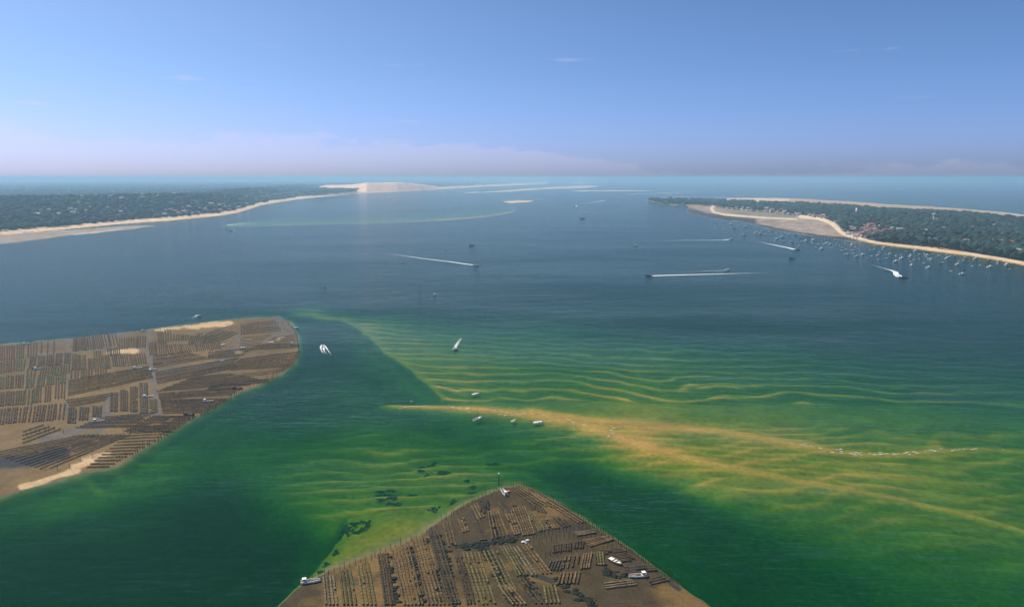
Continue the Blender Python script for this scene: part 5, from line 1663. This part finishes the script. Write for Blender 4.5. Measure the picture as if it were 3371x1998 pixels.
foam_strip('wake', 'white forked wake, left arm, behind the speedboat in the channel', [(1062, 1134), (1055, 1142), (1058, 1154), (1066, 1166), (1066, 1176)], 2.2, .8, 1.2, .3)
foam_strip('wake', 'white forked wake, right arm, behind the speedboat in the channel', [(1063, 1134), (1072, 1142), (1080, 1154), (1088, 1164), (1090, 1176)], 2.2, .8, 1.2, .3)
foam_strip('wake', 'churned middle of the forked wake in the channel', [(1064, 1142), (1068, 1158), (1078, 1168)], 3.0, 2.0, 1.0, .35)
foam_strip('wake', 'thick white wake of the speedboat over the shallows', [(1494, 1151), (1500, 1140), (1508, 1126), (1520, 1112), (1528, 1102)], 3.2, 7.0, .95, .22)
foam_strip('wake', 'bow foam of the speedboat over the shallows', [(1490, 1151), (1499, 1146), (1510, 1134)], 2.2, 2.0, .9, .4)
foam_strip('wake', 'longest straight white wake in the bay', [(2142, 908), (2250, 905), (2380, 902), (2480, 899), (2580, 896)], 9.0, 7.0, 1.35, .25, nx=160)
foam_strip('wake', 'faint line behind the motorboat above the longest wake', [(2390, 890), (2300, 893), (2200, 900)], 5.0, 3.0, .75, .3)
foam_strip('wake', 'thin long wake leading to the motorboat off the flats', [(2402, 788), (2380, 791), (2340, 791), (2260, 791), (2100, 794)], 8.0, 7.0, 1.0, .38, nx=140)
foam_strip('wake', 'thick wake of the dark speedboat off the jetty', [(2620, 822), (2590, 815), (2550, 807), (2510, 799), (2475, 793)], 11.0, 6.0, 1.35, .35)
for q, (da, db) in enumerate(((-6, 2), (0, 0), (6, -2))):
    foam_strip('wake', f'{nth(q + 1)} strand of the curving wake below the moorings', [(2970, 914), (2958 + da, 909 + db), (2949 + da, 902), (2949 + da, 896), (2935 + da * .4, 890), (2905, 882), (2860, 869)], 3.6, 3.0, 1.3, .35)
foam_strip('wake', 'long slanting wake in mid bay', [(1563, 873), (1530, 869), (1490, 863), (1440, 857), (1390, 851), (1300, 838), (1180, 825)], 7.0, 5.0, 1.3, .22, nx=150)
foam_strip('wake', 'short wake behind the motorboat past the wide bank', [(648, 1041), (638, 1044), (628, 1049)], 3.0, 1.5, .9, .3)
foam_strip('wake', 'far wake along the distant left beach', [(745, 742), (800, 737), (900, 731), (1000, 728)], 16, 9, 1.0, .35)
foam_strip('wake', 'second far wake nearer than the left beach', [(764, 760), (790, 757)], 9, 5, 1.0, .4)
foam_strip('wake', 'short far wake in the bay mouth', [(1896, 678), (1902, 681)], 14, 8, 1.2, .6)
foam_strip('wake', 'far wake right of the bay mouth boat', [(1990, 661), (1960, 665), (1920, 672)], 20, 10, 1.0, .4)
# surf on the ocean beach, broken into runs
for k, (a, b, al) in enumerate(((2500, 2700, .6), (2700, 2830, .8), (2840, 2985, 1.1), (2990, 3120, 1.2), (3120, 3230, 1.0), (3235, 3420, 1.2), (3420, 3700, 1.0))):
    ob = np.array(OCEAN_B)[::-1]
    us_ = np.linspace(a, b, 8)
    vs_ = np.interp(us_, ob[:, 0], ob[:, 1]) - 5.5
    foam_strip('surf', f'{nth(k + 1)} run of white surf from the left on the ocean beach', list(zip(us_, vs_)), 55, 60, al, al, 'surf', nx=60)
for k, (pts, al) in enumerate((([(2060, 640), (2160, 637), (2280, 631), (2410, 629)], .8), ([(2150, 652), (2260, 648), (2360, 650), (2480, 655)], .75), ([(2100, 629), (2250, 625), (2330, 627)], .7), ([(1640, 660), (1720, 657), (1790, 656)], .6))):
    foam_strip('surf', f'{nth(k + 1)} line of breakers from the cape on the bay-mouth bars', pts, 60, 50, al, al, 'surf', nx=60)
# little breaking crests over the spit
fr_ = np.random.default_rng(77)
fv, ff, fn = [], [], 0
SPF = [(SPIT, .04, .42, 55, 12), (SPIT2, .40, .95, 60, 5)]
for pl, t0, t1, cnt_, sp in SPF:
    p = np.array(pl) * K
    for _ in range(cnt_):
        t = fr_.uniform(t0, t1) if pl is SPIT else np.clip(fr_.normal(.72, .10), t0, t1)
        j = t * (len(p) - 1)
        i0 = min(int(j), len(p) - 2)
        u, v = p[i0] + (p[i0 + 1] - p[i0]) * (j - i0) + (fr_.normal(0, 8), fr_.normal(0, sp * .7))
        x, y = G(u, v)
        n = 8
        a = np.arange(n) * 6.283 / n
        rr = fr_.uniform(.5, 1.2, n)
        lx = fr_.uniform(.35, 1.5) if pl is SPIT else fr_.uniform(.4, 1.5)
        V = np.stack([x + np.cos(a) * rr * lx, y + np.sin(a) * rr * fr_.uniform(.2, .5), np.full(n, .05)], 1)
        V = np.vstack([V, [(x, y, .16)]])
        fv.append(V)
        ff += [(fn + k, fn + (k + 1) % n, fn + n) for k in range(n)]
        fn += n + 1
MAT_WHITEWATER = noisy('whitewater', (.72, .70, .62), .2, 1.0, .9)
tag(mesh_np('foam_flecks', np.vstack(fv), np.array(ff), MAT_WHITEWATER), 'white flecks of breaking ripples over the sand spits', 'foam', kind='stuff')
